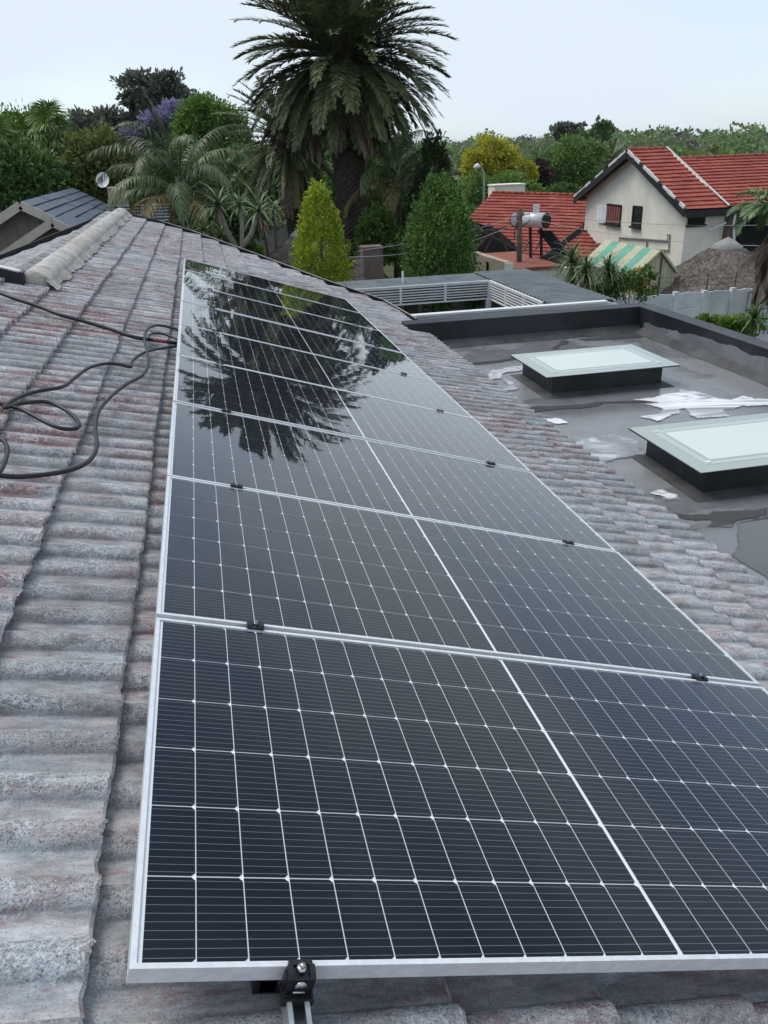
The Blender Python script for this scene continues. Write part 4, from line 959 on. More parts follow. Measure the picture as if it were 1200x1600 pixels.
T('garden_shrub', 'low leafy green shrub behind the right parapet', 16.5, [(1135, 503, 30, 10), (1160, 508, 26, 12), (1110, 503, 18, 8), (1135, 540, 40, 32)], 6500, .10, 'leaf_bright', .03, cat='shrub', group='shrubs behind the roof')
T('yellow_tree', 'yellow green tree behind the street lamp', 72, [(765, 240, 26, 22), (790, 258, 26, 22), (745, 255, 20, 22), (760, 270, 30, 18), (822, 272, 16, 18)], 14000, .26, 'leaf_yellow', group='trees beyond the red roof')
T('broadleaf_tree', 'green tree below the yellow one beside the chimney', 68, [(790, 292, 30, 20), (745, 295, 24, 20), (820, 300, 24, 14)], 9000, .24, 'leaf_green', group='trees beyond the red roof')
T('broadleaf_tree', 'wide dark green tree between the red roof and the white house', 82, [(870, 262, 42, 28), (905, 250, 38, 30), (840, 275, 30, 22), (885, 285, 50, 18)], 19000, .30, 'leaf_green', group='trees beyond the red roof')
T('broadleaf_tree', 'maroon leaved tree behind the red roof ridge', 76, [(842, 272, 20, 20), (835, 290, 18, 12)], 5000, .26, 'leaf_maroon', group='trees beyond the red roof')
T('broadleaf_tree', 'low rounded bush above the red roof ridge', 66, [(880, 297, 22, 10), (905, 300, 18, 8)], 5000, .16, 'leaf_green', group='trees beyond the red roof')
T('umbrella_tree', 'flat topped skyline tree above the wide dark green tree', 170, [(883, 202, 18, 9), (905, 200, 10, 6), (890, 215, 22, 8)], 3000, .75, 'leaf_grey', .4, hollow=.3, group='trees beyond the red roof')
T('skyline_tree', 'tall thin skyline tree right of the flat topped one', 170, [(938, 195, 7, 7), (945, 205, 13, 10), (930, 212, 16, 12)], 2600, .75, 'leaf_dark', .35, group='trees beyond the red roof')
c = at(952, 256, 88)
phoenix('date_palm', 'distant palm left of the white house gable', (c[0], 88, float(gz(c[0], 88))), (c[0], 88, c[2] - .3), .45, 3.9, 60, 11, scale_n=24, hi=80, lo=-35, dead=0)

# ------------------------------------------------------------------ far wooded hill
def forest():
    rs = np.random.default_rng(21); Vs, Fs, cols = [], [], []; k = 0; mi = []
    kinds = ['leaf_green', 'leaf_dark', 'leaf_olive', 'leaf_grey', 'leaf_maroon']
    for band, (y0, y1, n, size, q) in enumerate([(92, 170, 230, 3.0, 220), (170, 330, 480, 4.2, 170), (330, 620, 800, 5.6, 130), (620, 1050, 1300, 7.0, 100)]):
        for i in range(n):
            Y = rs.uniform(y0, y1); px = rs.uniform(-150, 1330); x = at(px, 250, Y)[0]
            r = size * rs.uniform(.6, 1.2) * rs.choice([1, 1, 1, 1, 1.55]); z = float(gz(x, Y)); h = r * rs.uniform(.9, 1.3)
            u = unit(rs.normal(size=(q, 3))); u[:, 2] = np.abs(u[:, 2]) * 1.0 - .25
            lump = 1 + .28 * np.sin(u @ rs.normal(size=3) * 3.5 + rs.uniform(0, 6)) 
            C = np.array([x, Y, z + h * .75]) + u * np.array([r, r, h * .75]) * (rs.uniform(.62, 1.0, (q, 1)) * lump[:, None])
            V, F = leaf_quads(C, u + rs.normal(size=(q, 3)) * .6, r * .24 * rs.uniform(.6, 1.4, q), .85, rs)
            Vs.append(V); Fs.append(F + k); k += len(V); mi += [int(rs.choice(5, p=[.30, .30, .24, .11, .05]))] * q
    me = fast_mesh('forest', np.concatenate(Vs), np.concatenate(Fs), kinds); me.polygons.foreach_set('material_index', np.array(mi, np.int32))
    link('forest', me, kind='stuff', label='wooded far hillside of mixed green trees under the skyline', cat='forest')
forest()
# ------------------------------------------------------------------ neighbouring houses
def atx(px, py, X):
    d = ROT.T @ np.array([(px - 600) / FPX, (py - 800) / FPX, 1.0]); return CAM + d * ((X - CAM[0]) / d[0])
def onplane(px, py, p0, n):
    d = ROT.T @ np.array([(px - 600) / FPX, (py - 800) / FPX, 1.0]); return CAM + d * (((p0 - CAM) @ n) / (d @ n))
def clip(poly, f):                       # keep f(p) >= 0
    out = []
    for a, b in zip(poly, poly[1:] + poly[:1]):
        fa, fb = f(a), f(b)
        if fa >= 0: out.append(a)
        if (fa >= 0) != (fb >= 0): out.append(a + (b - a) * (fa / (fa - fb)))
    return out
def tiled_slope(poly, ridge_pt, along, down, sp, org, th=.03, wave=0.0, wsp=.3):
    """courses of tiles on a planar roof polygon: each course tilts up and ends in a small riser"""
    P = [np.asarray(q, float) for q in poly]; along = unit(np.asarray(along, float)); down = unit(np.asarray(down, float)); n = np.cross(along, down); n = n if n[2] > 0 else -n
    rp = np.asarray(ridge_pt, float); ds = [(q - rp) @ down for q in P]; mb = MB(org); k0 = int(math.floor(min(ds) / sp)); k1 = int(math.ceil(max(ds) / sp))
    for k in range(k0, k1):
        c = clip(P, lambda q: (q - rp) @ down - k * sp)
        if len(c) < 3: continue
        c = clip(c, lambda q: (k + 1) * sp - (q - rp) @ down)
        if len(c) < 3: continue
        a = [q @ along for q in c]; lo, hi = min(a), max(a)
        if hi - lo < .05: continue
        nseg = max(1, int((hi - lo) / wsp)); cuts = np.linspace(lo, hi, nseg + 1)
        for i in range(nseg):
            j = rng.normal() * .004
            d = clip(c, lambda q: q @ along - cuts[i] - .004); d = clip(d, lambda q: cuts[i + 1] - .004 - q @ along) if len(d) > 2 else d
            if len(d) < 3: continue
            dd = [(q - rp) @ down - k * sp for q in d]; low = [q for q, e in zip(d, dd) if e > sp - 1e-4]
            mb.add([q + n * (th * e / sp + .02 + j) for q, e in zip(d, dd)], [tuple(range(len(d)))])
            if len(low) >= 2:
                low = sorted(low, key=lambda q: q @ along); A, B = low[0], low[-1]
                mb.add([A + n * (th + .02 + j), B + n * (th + .02 + j), B + n * -.01, A + n * -.01], [(0, 1, 2, 3)])
    return mb
def slab(poly, th, org): return MB(org).prism([np.asarray(q, float) for q in poly], (0, 0, -th))
def window(t, org, c, ax, w_, h_, out, glass='window_glass', bars=0, frame='dark_interior', sill=True):
    """c: centre on the wall, ax: unit along the wall, out: unit out of the wall"""
    c, ax, out = (np.asarray(q, float) for q in (c, ax, out)); up = np.array([0, 0, 1.0]); f = MB(org)
    for sx in (-1, 1): f.bar(c + ax * sx * w_ / 2 - up * h_ / 2, c + ax * sx * w_ / 2 + up * h_ / 2, .06, .08, out)
    for sz in (-1, 1): f.bar(c + up * sz * h_ / 2 - ax * w_ / 2, c + up * sz * h_ / 2 + ax * w_ / 2, .06, .08, out)
    wo_ = f.build('window', frame, t)
    g = MB(org); p = c + out * .012; g.add([p - ax * w_ / 2 - up * h_ / 2, p + ax * w_ / 2 - up * h_ / 2, p + ax * w_ / 2 + up * h_ / 2, p - ax * w_ / 2 + up * h_ / 2], [(0, 1, 2, 3)]); g.build('pane', glass, wo_)
    if sill: s = MB(org); s.bar(c - up * (h_ / 2 + .06) - ax * (w_ / 2 + .08) + out * .05, c - up * (h_ / 2 + .06) + ax * (w_ / 2 + .08) + out * .05, .14, .08); s.build('sill', 'black_paint', wo_)
    if bars:
        b = MB(org)
        for i in range(bars):
            q = c + ax * w_ * ((i + 1) / (bars + 1) - .5) + out * .03; b.tube([q - up * h_ / 2, q + up * h_ / 2], .012, 5)
        b.build('burglar_bars', 'black_paint', wo_)
def cream_house():
    X0, Y0, Y1, ze, zr = 19.0, 28.55, 37.4, 3.72, 5.62; ym = (Y0 + Y1) / 2; O = (X0, Y0, 0); zb = -1.6
    t = thing('gabled_house', 'cream rendered house with red tiled gable roof and black barge boards on the right', 'house', O)
    w_ = MB(O); w_.prism([(X0, Y0, zb), (X0, Y1, zb), (X0, Y1, ze), (X0, ym, zr - .10), (X0, Y0, ze)], (1.75, 0, 0)); w_.build('wall', 'render_cream', t)
    w2 = MB(O); w2.prism([(20.75, Y0 + 1.3, zb), (20.75, Y1, zb), (20.75, Y1, ze - .3), (20.75, ym, zr - .6), (20.75, Y0 + 1.3, ze - .35)], (10, 0, 0)); w2.build('recessed_wall', 'render_cream', t)
    ov, od = .38, .55
    def roofv(xa, xb, zr_, name, extra):
        dz = (zr_ - ze) / (ym - Y0); yl = Y0 - od; zl = ze - od * dz + .06; P = [(xa, ym, zr_ + .06), (xb, ym, zr_ + .06), (xb, yl, zl), (xa, yl, zl)]
        base = slab(P, .09, O); yb = Y1 + od; base.prism([(xa, ym, zr_ + .06), (xa, yb, zl), (xb, yb, zl), (xb, ym, zr_ + .06)], (0, 0, -.09)); r = base.build(name, 'black_paint', t)
        tiled_slope(P, P[0], (1, 0, 0), np.array(P[3]) - np.array(P[0]), .34, O, .05, wsp=.33).build('tile_courses', 'red', r)
        tiled_slope([P[0], P[1], (xb, yb, zl), (xa, yb, zl)], P[0], (1, 0, 0), np.array((xa, yb, zl)) - np.array(P[0]), .34, O, .05, wsp=.33).build('tile_courses', 'red', r)
        c_ = MB(O)
        for k in range(int((xb - xa) / .34)):
            x = xa + k * .34; c_.tube([(x, ym, zr_ + .085), (x + .33, ym, zr_ + .10)], .085, 8)
        c_.build('ridge_tiles', 'red', r, True)
        return r, P, yl, zl, yb
    r1, P1, yl, zl, yb = roofv(X0 - ov, 20.42, zr, 'roof', 0)
    r2, P2, yl2, zl2, yb2 = roofv(20.47, 31.0, zr - .42, 'roof', 1)
    bb = MB(O); x = X0 - ov - .04
    for (ya, za, yb_, zb_) in ((ym, zr + .02, yl, zl - .06), (ym, zr + .02, yb, zl - .06)): bb.bar((x, ya, za - .06), (x, yb_, zb_ - .04), .05, .30, (0, .3, 1))
    bb.build('barge_board', 'black_paint', r1)
    rs = np.random.default_rng(4)                      # flaking white paint on the barge boards
    for (yb_, zb_) in ((yl, zl), (yb, zl)):
        u = 0.02
        while u < .98:
            l = rs.uniform(.03, .10); a = np.array([x - .01, ym + (yb_ - ym) * u, zr + .10 + (zb_ - zr) * u]); b = np.array([x - .01, ym + (yb_ - ym) * min(1, u + l), zr + .10 + (zb_ - zr) * min(1, u + l)])
            if rs.random() < .78: MB(O).bar(a - (0, 0, .02), b - (0, 0, .02), .06, rs.uniform(.04, .13), (0, .3, 1)).build('paint_flake', 'flaked_white', r1)
            u += l
    vf = MB(O); vf.bar((20.44, ym, zr + .16), (20.44, yl, zl + .12), .055, .04, (0, .3, 1)); vf.build('white_flashing', 'flaked_white', r1)
    fa = MB(O); fa.box((X0 - ov, yl - .03, zl - .26), (20.4, yl, zl - .03)); fa.build('fascia', 'black_paint', r1)
    fa = MB(O); fa.box((20.5, yl - .025, zl2 - .26), (31, yl + .005, zl2 - .03)); fa.build('fascia', 'black_paint', r2)
    def wx(px0, py0, px1, py1, **k):
        a, b = atx(px0, py0, X0), atx(px1, py1, X0); c_ = (a + b) / 2; window(t, O, (X0 - .02, c_[1], c_[2]), (0, 1, 0), abs(a[1] - b[1]), abs(a[2] - b[2]), (-1, 0, 0), **k)
    wx(950, 319, 969, 351, glass='curtain', bars=5); wx(991, 322, 1001, 354)
    a, b = at(1078, 325, Y0), at(1099, 349, Y0); c_ = (a + b) / 2; window(t, O, (c_[0], Y0 - .02, c_[2]), (1, 0, 0), b[0] - a[0], a[2] - b[2], (0, -1, 0), bars=2)
    a, b = atx(937, 320, X0), atx(948, 349, X0); sh = MB(O); sh.bar((X0 - .10, a[1], (a[2] + b[2]) / 2), (X0 - .06, b[1], (a[2] + b[2]) / 2), .03, abs(a[2] - b[2])); sh.build('open_casement', 'white_wall', t)
    pp = MB(O)                                                     # pipes on the gable wall
    def pipe(L_): pp.tube([atx(px, py, X0 - .05) for px, py in L_], .035, 6)
    pipe([(968, 385), (968, 371), (1043, 376), (1043, 366)]); pipe([(932, 395), (934, 380), (962, 382)]); pipe([(1046, 366), (1045, 391), (1010, 389), (1011, 378)]); pp.build('wall_pipes', 'concrete', t)
    cl = MB(O); p = at(1141, 345, Y0 - .1); cl.box((p[0] - .18, Y0 - .3, zb), (p[0] + .18, Y0 + .06, zl - .2)); cl.build('pillar', 'render_brown', t)
    dp = MB(O); dp.tube([at(1150, 330, Y0 - .4), at(1146, 350, Y0 - .4), at(1147, 378, Y0 - .4)], .05, 7); dp.tube([at(1108, 360, Y0 - .3), at(1134, 348, Y0 - .3)], .04, 6); dp.tube([at(1140, 332, Y0 - .5), at(1175, 329, Y0 - .5)], .05, 6); dp.build('downpipe', 'white_paint', t)
    dk = MB(O); a = at(1152, 325, Y0 + 1.25); dk.box((a[0], Y0 + 1.22, -1), (a[0] + 5, Y0 + 1.28, 3.2)); dk.build('verandah_shade', 'dark_interior', t)  # near-black sheet paints the shade inside the verandah recess
    rl = MB(O)
    for i in range(11):
        x = 20.75 + i * .13; rl.tube([(x + .04 * math.sin(z * 9), Y0 + .1, z) for z in np.linspace(.6, 2.05, 12)], .014, 5)
    rl.tube([(20.7, Y0 + .1, 2.08), (22.3, Y0 + .1, 2.08)], .025, 6); rl.build('wavy_railing', 'black_paint', t)
cream_house()
def red_house():
    a, b = at(769, 302, 45), at(930, 307, 42); al = unit(b - a); hd = unit(np.array([al[1], -al[0], 0])); down = unit(hd * math.cos(R(24)) + np.array([0, 0, -math.sin(R(24))])); n = np.cross(al, down); n = n if n[2] > 0 else -n
    O = (a[0], a[1] - 5, -2); t = thing('red_roofed_house', 'low house with a broad red tiled roof left of the cream house', 'house', O)
    P = [onplane(x, y, a, n) for x, y in [(769, 302), (936, 307), (936, 334), (868, 387), (835, 413), (800, 382), (775, 360), (728, 345)]]
    base = MB(O); base.add([q - n * .02 for q in P], [tuple(range(8))]); r = base.build('roof', 'black_paint', t)
    tiled_slope(P, a, al, down, .33, O, .05, wsp=.34).build('tile_courses', 'red', r)
    rd = MB(O); L_ = np.linalg.norm(b - a); 
    for k in range(int(L_ / .36)): rd.tube([a + al * k * .36 + n * .05, a + al * (k * .36 + .35) + n * .065], .09, 8)
    rd.build('ridge_tiles', 'red', r, True)
    bb = MB(O); 
    for i, j in ((2, 3), (3, 4), (4, 5), (5, 6), (6, 7)): bb.bar(P[i] - (0, 0, .12) + n * .03, P[j] - (0, 0, .12) + n * .03, .08, .34)
    bb.build('barge_board', 'black_paint', r)
    # the lower wing of the roof at the right, its plane a little nearer
    a2 = at(936, 342, 37.9); P2 = [onplane(x, y, a2, n) for x, y in [(944, 338), (934, 414), (905, 410), (872, 393)]]
    b2 = MB(O); b2.add([q - n * .02 for q in P2], [(0, 1, 2, 3)]); r2 = b2.build('roof', 'black_paint', t, label='lower right wing of the red roof'); tiled_slope(P2, a2, al, down, .33, O, .05, wsp=.34).build('tile_courses', 'red', r2)
    bb = MB(O); bb.bar(P2[1] - (0, 0, .1), P2[2] - (0, 0, .1), .08, .25); bb.build('barge_board', 'black_paint', r2)
    vp = MB(O); q = at(911, 346, 37.2); vp.tube([q, at(910, 393, 37.2)], .06, 7); vp.build('red_pipe', 'red', t)
    # walls in the deep shade under the roof and the open trusses
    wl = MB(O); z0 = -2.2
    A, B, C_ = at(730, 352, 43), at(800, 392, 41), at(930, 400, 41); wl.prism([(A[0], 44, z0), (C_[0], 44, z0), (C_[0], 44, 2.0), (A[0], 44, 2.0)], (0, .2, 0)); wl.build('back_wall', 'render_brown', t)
    tr = MB(O)
    for (x0, y0, x1, y1) in ((733, 350, 812, 392), (740, 392, 776, 356), (757, 394, 775, 358), (776, 357, 796, 398), (762, 350, 806, 384), (730, 364, 792, 356)): tr.bar(at(x0, y0, 38.5), at(x1, y1, 38.3), .07, .10)
    tr.build('open_truss', 'wood_pole', t)
    lc = MB(O)                                   # black sheet painting the darkness of the open roof void
    lc.add([at(735, 352, 39.5), at(775, 366, 39.2), at(835, 416, 38.6), at(790, 418, 38.6), at(737, 400, 39)], [(0, 1, 2, 3, 4)]); lc.build('void_shade', 'dark_interior', t)
    ch = MB(O); c0, c1 = at(773, 291, 46.5), at(820, 304, 46.5); ch.box((c0[0], 46.5, c1[2] - 3), (c1[0], 47.6, c0[2])); ch.box((c0[0] - .05, 46.45, c0[2]), (c1[0] + .05, 47.65, c0[2] + .08)); ch.build('chimney', 'render_cream', t)
    # parapet wall, flat pink roof and the cream wall under it
    p = MB(O); c0, c1 = at(737, 394, 32), at(789, 410, 29.5); p.prism([(c0[0], 32, -2), (c1[0], 29.5, -2), (c1[0], 29.5, c1[2]), (c0[0], 32, c0[2])], (.30, .15, 0)); p.build('parapet', 'render_tan', t)
    sl_ = MB(O); c0, c1 = at(787, 432, 29.5), at(789, 411, 29.5); sl_.box((c1[0] - .015, 29.42, -2), (c1[0] + .32, 29.49, c1[2])); sl_.build('parapet_end', 'render_cream', t)
    vent = MB(O); c0 = at(762, 415, 30.8); vent.box((c0[0] - .08, c0[1] - .12, c0[2] - .2), (c0[0] + .06, c0[1] - .02, c0[2] + .16)); vent.build('vent', 'dark_interior', t)
    c0, c1 = at(796, 420, 31), at(880, 418, 31); p = MB(O); p.box((c0[0], 31, c0[2] - .12), (c1[0], 36.5, c0[2])); p.build('flat_roof', 'terracotta', t)
    p = MB(O); p.box((c0[0], 31.1, -2), (c1[0] + 1.5, 31.4, c0[2] - .12)); p.build('wall', 'render_cream', t)
red_house()
def geyser():
    b = at(838, 407, 33.6); O = b; t = thing('solar_water_heater', 'white solar water heater tank with dark end on a black stand', 'water heater', O)
    c0 = at(836, 344, 33.6); d = unit(np.array([.50, -.866, 0])); e0, e1 = c0 - d * .5, c0 + d * .6
    m = MB(O); m.tube([e0, e0 + d * .02, e1], [.29, .32, .32], 20); m.build('tank', 'car_white', t, True)
    m = MB(O); m.tube([e1, e1 + d * .03, e1 + d * .05], [.325, .325, .28], 20); m.build('tank_end', 'black_paint', t)
    m = MB(O); q = at(838, 326, 33.6); m.tube([q - (0, 0, .16), q + (0, 0, .12)], .13, 12); m.tube([q + (0, 0, .12), q + (0, 0, .15)], .15, 12); m.build('feed_tank', 'white_paint', t)
    m = MB(O); s = np.cross(d, (0, 0, 1))
    for k in (-.25, .35):
        p = c0 + d * k - (0, 0, .25); m.bar(p, (p[0] - s[0] * .15, p[1] - s[1] * .15, b[2]), .10, .10); m.bar(p - (0, 0, .6), p + s * .5 - (0, 0, 1.1), .05, .05)
    m.build('stand', 'black_paint', t)
    m = MB(O); a0, a1 = at(852, 362, 33.2), at(884, 402, 32.4)
    for k in range(7): o = d * (k - 3) * .11; m.bar(a0 + o, a1 + o, .105, .06)
    m.bar(a0 - d * .38, a0 + d * .38, .12, .12); m.bar(a1 - d * .38, a1 + d * .38, .08, .08); m.build('collector', 'black_paint', t)
geyser()
def poles():
    b = at(813, 425, 32.8); tp = at(812, 326, 32.8); t = thing('utility_pole', 'wooden pole in front of the red roof with wires', 'pole', (b[0], b[1], -1))
    O = (b[0], b[1], -1); m = MB(O); m.tube([(b[0], b[1], -1), tp], [.14, .11], 10); m.build('shaft', 'wood_pole', t, True)
    m = MB(O); m.tube([tp - (0, 0, .3), tp + (.45, 0, -.22), tp + (.5, 0, -.5), tp + (.1, 0, -.75)], .022, 6); m.tube([tp - (0, 0, .3), tp + (-.4, 0, -.3), tp + (-.42, 0, -.6), tp + (-.05, 0, -.8)], .022, 6); m.build('cable_bracket', 'black_paint', t, True)
    for k in range(3): MB(O).bar(tp + (-.13, -.02, -.5 - k * .5), tp + (.13, -.02, -.5 - k * .5), .05, .06).build('step', 'galv', t)
    q = at(805, 343, 32.9); t2 = thing('lamp_reflector', 'oval white lamp reflector on the wooden pole', 'lamp', q); m = MB()
    m.add([(.20 * math.cos(a) * r, -.10 * (1 - r * r), .28 * math.sin(a) * r) for r in (.02, .5, 1) for a in np.linspace(0, 2 * PI, 16, endpoint=False)], [(i * 16 + j, i * 16 + (j + 1) % 16, i * 16 + 16 + (j + 1) % 16, i * 16 + 16 + j) for i in range(2) for j in range(16)]); m.build('bowl', 'white_paint', t2, True)
    m = MB(); m.tube([(.0, .02, 0), (.25, .02, .1)], .03, 6); m.tube([(.02, 0, -.3), (-.02, 0, -.8)], .02, 6); m.build('bracket', 'black_paint', t2)
    for (px, py, Y, dx, lab) in ((746, 261, 60, .5, 'tall curved street lamp in front of the yellow tree'), (818, 275, 80, -.7, 'distant street lamp head right of the yellow tree')):
        h = at(px, py, Y); g = float(gz(h[0], Y)); O = (h[0] + dx * 1.1, Y, g); t = thing('street_lamp', lab, 'street lamp', O, group='street lamps')
        m = MB(O); m.tube([(O[0], Y, g), (O[0], Y, h[2] - 1.1), (O[0] - dx * .1, Y, h[2] - .45), (O[0] - dx * .5, Y, h[2] - .02), (h[0] + dx * .25, Y, h[2] + .08)], [.10, .075, .06, .055, .05], 8); m.build('post', 'street_grey', t, True)
        m = MB(O); m.tube([h + (dx * .4, 0, .06), h + (dx * .1, 0, .08), h + (-dx * .35, 0, 0), h + (-dx * .6, 0, -.02)], [.08, .20, .17, .05], 10); m.build('lamp_head', 'white_paint', t, True)
    def wire(a, b_, sag, lab):
        a, b_ = np.array(a), np.array(b_); P = [a + (b_ - a) * u - np.array([0, 0, sag * 4 * u * (1 - u)]) for u in np.linspace(0, 1, 14)]; m = MB(a); m.tube(P, .010, 5); m.build('overhead_wire', 'street_grey', None, loc=a, label=lab, cat='wire', group='overhead wires')
    wire(at(812, 336, 32.8), at(560, 392, 19), .15, 'upper overhead wire from the wooden pole towards the big palm')
    wire(at(812, 345, 32.8), at(540, 402, 18), .35, 'lower overhead wire from the wooden pole towards the big palm')
    wire(at(812, 330, 32.8), at(1240, 350, 26), .25, 'upper overhead wire crossing the cream house')
    wire(at(812, 338, 32.8), at(1240, 385, 24), .3, 'lower overhead wire crossing the cream house')
poles()
def shed():
    Y0, Y1 = 25.0, 29.0; ax, az = 15.86, 2.55; ze = 1.72; hl, hr = .98, .78; O = (ax, Y0, 0)
    t = thing('striped_shed', 'small shed with green and cream striped sheet roof below the cream house', 'shed', O)
    w_ = MB(O); w_.prism([(ax - hl + .1, Y0, 0), (ax + hr - .08, Y0, 0), (ax + hr - .08, Y0, ze), (ax, Y0, az - .08), (ax - hl + .1, Y0, ze)], (0, .05, 0)); w_.box((ax - hl + .1, Y0 + .05, 0), (ax - hl + .15, Y1, ze - .05)); w_.box((ax + hr - .13, Y0 + .05, 0), (ax + hr - .08, Y1, ze - .05)); w_.build('wall', 'cream_sheet', t)
    bt = MB(O)
    for x in np.linspace(ax - hl + .2, ax + hr - .2, 9): bt.box((x - .012, Y0 - .015, 0), (x + .012, Y0 - .001, ze + (az - ze) * (1 - abs(x - ax) / .95) - .08))
    bt.build('batten', 'cream_sheet', t)
    pz = MB(O); pz.box((ax + .08, Y0 - .05, 0), (ax + .13, Y0 - .02, 2.3)); pz.build('corner_post', 'wood_pole', t)
    n = 7; ys = np.linspace(Y0 - .12, Y1, n + 1)
    for i in range(n):
        for sg, h in ((-1, hl), (1, hr)):
            m = MB(O); V = []; K = 12
            for k in range(K + 1):
                y = ys[i] + (ys[i + 1] - ys[i]) * k / K; d = .018 * math.sin(k / K * 6 * PI); V += [(ax, y, az + d), (ax + sg * h, y, ze + d)]
            m.add(V, [(2 * k, 2 * k + 1, 2 * k + 3, 2 * k + 2) for k in range(K)]); m.build('roof_sheet', 'green_sheet' if i in (1, 3, 5) else 'cream_sheet', t)
    e = MB(O); e.bar((ax, Y0 - .13, az + .01), (ax + hr, Y0 - .13, ze + .01), .03, .07); e.bar((ax, Y0 - .13, az + .01), (ax - hl, Y0 - .13, ze + .01), .03, .07); e.build('verge', 'cream_sheet', t)
shed()
def thatch(name, lab, ctr, apex, rim, r, cap=.0, capmat='concrete', seed=0, wall='render_brown', wr=.75):
    rs = np.random.default_rng(seed); t = thing(name, lab, 'thatched hut', (ctr[0], ctr[1], 0)); m = MB(); K, S_ = 34, 96; V = []
    for i in range(K + 1):
        u = i / K; z = apex - (apex - rim) * (u ** 1.12)
        for j in range(S_): a = 2 * PI * j / S_; rr = r * u * (1 + .012 * rs.normal()); V.append((rr * math.cos(a), rr * math.sin(a), z + rs.normal() * .018 + .02 * math.sin(i * 2.1) * (i % 3 == 0)))
    for j in range(S_): a = 2 * PI * j / S_; V.append((r * .95 * math.cos(a), r * .95 * math.sin(a), rim - .18 + rs.normal() * .02))
    m.add(V, [(i * S_ + j, (i + 1) * S_ + j, (i + 1) * S_ + (j + 1) % S_, i * S_ + (j + 1) % S_) for i in range(K + 1) for j in range(S_)]); rf = m.build('thatch_roof', 'thatch', t)
    st = []; D = []                                     # loose reed ends give the thatch its ragged skin
    n = 9000; u = np.sqrt(rs.random(n)); a = rs.random(n) * 2 * PI; C = np.stack([r * u * np.cos(a), r * u * np.sin(a), apex - (apex - rim) * u ** 1.12 + .005], 1); sl_ = (apex - rim) / r
    D = np.stack([np.cos(a), np.sin(a), -sl_ * np.ones(n) + .12], 1) + rs.normal(size=(n, 3)) * .12
    V2, F2 = leaf_quads(C, D, rs.uniform(.10, .24, n), .10, rs); link('reed_ends', fast_mesh('reed_ends', V2, F2, 'thatch'), rf, kind='stuff')
    if cap:
        c_ = MB(); V = []
        for q, zz in ((1.0, -.04), (.97, .07), (.55, .08), (.04, .09)):
            V += [(cap * q * math.cos(x), cap * q * math.sin(x), apex - (apex - rim) * (cap * q / r) ** 1.12 + zz + rs.normal() * .010) for x in np.linspace(0, 2 * PI, 24, endpoint=False)]
        c_.add(V, [(i * 24 + j, i * 24 + (j + 1) % 24, i * 24 + 24 + (j + 1) % 24, i * 24 + 24 + j) for i in range(3) for j in range(24)]); c_.build('ridge_cap', capmat, rf, True)
    w_ = MB(); w_.tube([(0, 0, 0), (0, 0, rim + .2)], r * wr, 24); w_.build('wall', wall, t, True); return t
a = at(1137, 379, 25.2)
thatch('thatched_hut', 'round thatched hut with grey mortar cap behind the white wall', (a[0], 25.2), a[2] + .1, .75, 3.0, .55, 'concrete', 1)
a = at(468, 364, 21.5)
thatch('thatched_hut', 'brown thatched roof with a dark cap behind the golden cypress', (a[0], 21.5), a[2] + .05, 2.3, 2.3, .30, 'slate_blue', 2)
a = at(563, 392, 22.5)
th2 = thatch('thatched_hut', 'brown thatched roof with a square chimney right of the big palm trunk', (a[0], 22.5), a[2] - .1, 1.6, 1.75, 0, 'concrete', 3)
c0, c1 = at(567, 387, 21.4), at(599, 420, 21.4); ch = MB((a[0], 22.5, 0)); ch.box((c0[0], 21.4, 1.5), (c1[0], 21.9, c0[2])); ch.box((c0[0] - .02, 21.38, c0[2] - .06), (c1[0] + .02, 21.92, c0[2] + .01)); ch.build('chimney', 'render_brown', th2)
def boundary_wall():
    Y = 21.0; x0, x1, z1 = 12.2, 21.0, 1.76; O = (x0, Y, 0); t = thing('precast_wall', 'white painted precast panel boundary wall with posts at the right', 'wall', O); n = 9; w_ = (x1 - x0) / n; rs = np.random.default_rng(2)
    for i in range(n + 1):
        p = MB(O); x = x0 + i * w_; p.box((x - .07, Y - .08, -.1), (x + .07, Y + .06, z1 + .06 + rs.normal() * .02)); p.build('post', 'white_wall', t)
        if i == n: break
        for k in range(4):
            s = MB(O); z = k * z1 / 4; dz = rs.normal() * .012; s.prism([(x + .07, Y - .025, z + .012 + dz), (x + w_ - .07, Y - .025, z + .012 + dz), (x + w_ - .07, Y - .025, z + z1 / 4 + dz), (x + .07 + w_ * .4, Y - .025, z + z1 / 4 + dz + (.04 if k == 3 else 0)), (x + .07, Y - .025, z + z1 / 4 + dz)], (0, .05, 0)); s.build('wall_slab', 'white_wall', t)
    m = MB(O)
    for i in range(0, n + 1, 1): x = x0 + i * w_ + .1; m.tube([(x, Y + .08, 1.2), (x + .02, Y + .08, z1 + .55)], .018, 5)
    for z in (.2, .36, .5): m.tube([(x0, Y + .08, z1 + z), (x1, Y + .08, z1 + z)], .006, 4)
    m.build('fence_wire', 'rust', t)
    a, b = at(1172, 457, 20.8), at(1215, 482, 20.8); g = MB(O)
    for k in range(8): x = a[0] + (b[0] - a[0]) * k / 7; g.tube([(x, 20.86, b[2] - .8), (x, 20.86, a[2])], .016, 5)
    g.bar((a[0], 20.86, a[2]), (b[0], 20.86, a[2]), .03, .04); g.bar((a[0], 20.86, b[2]), (b[0], 20.86, b[2]), .03, .04); g.build('steel_gate', 'slate_blue', t)
boundary_wall()
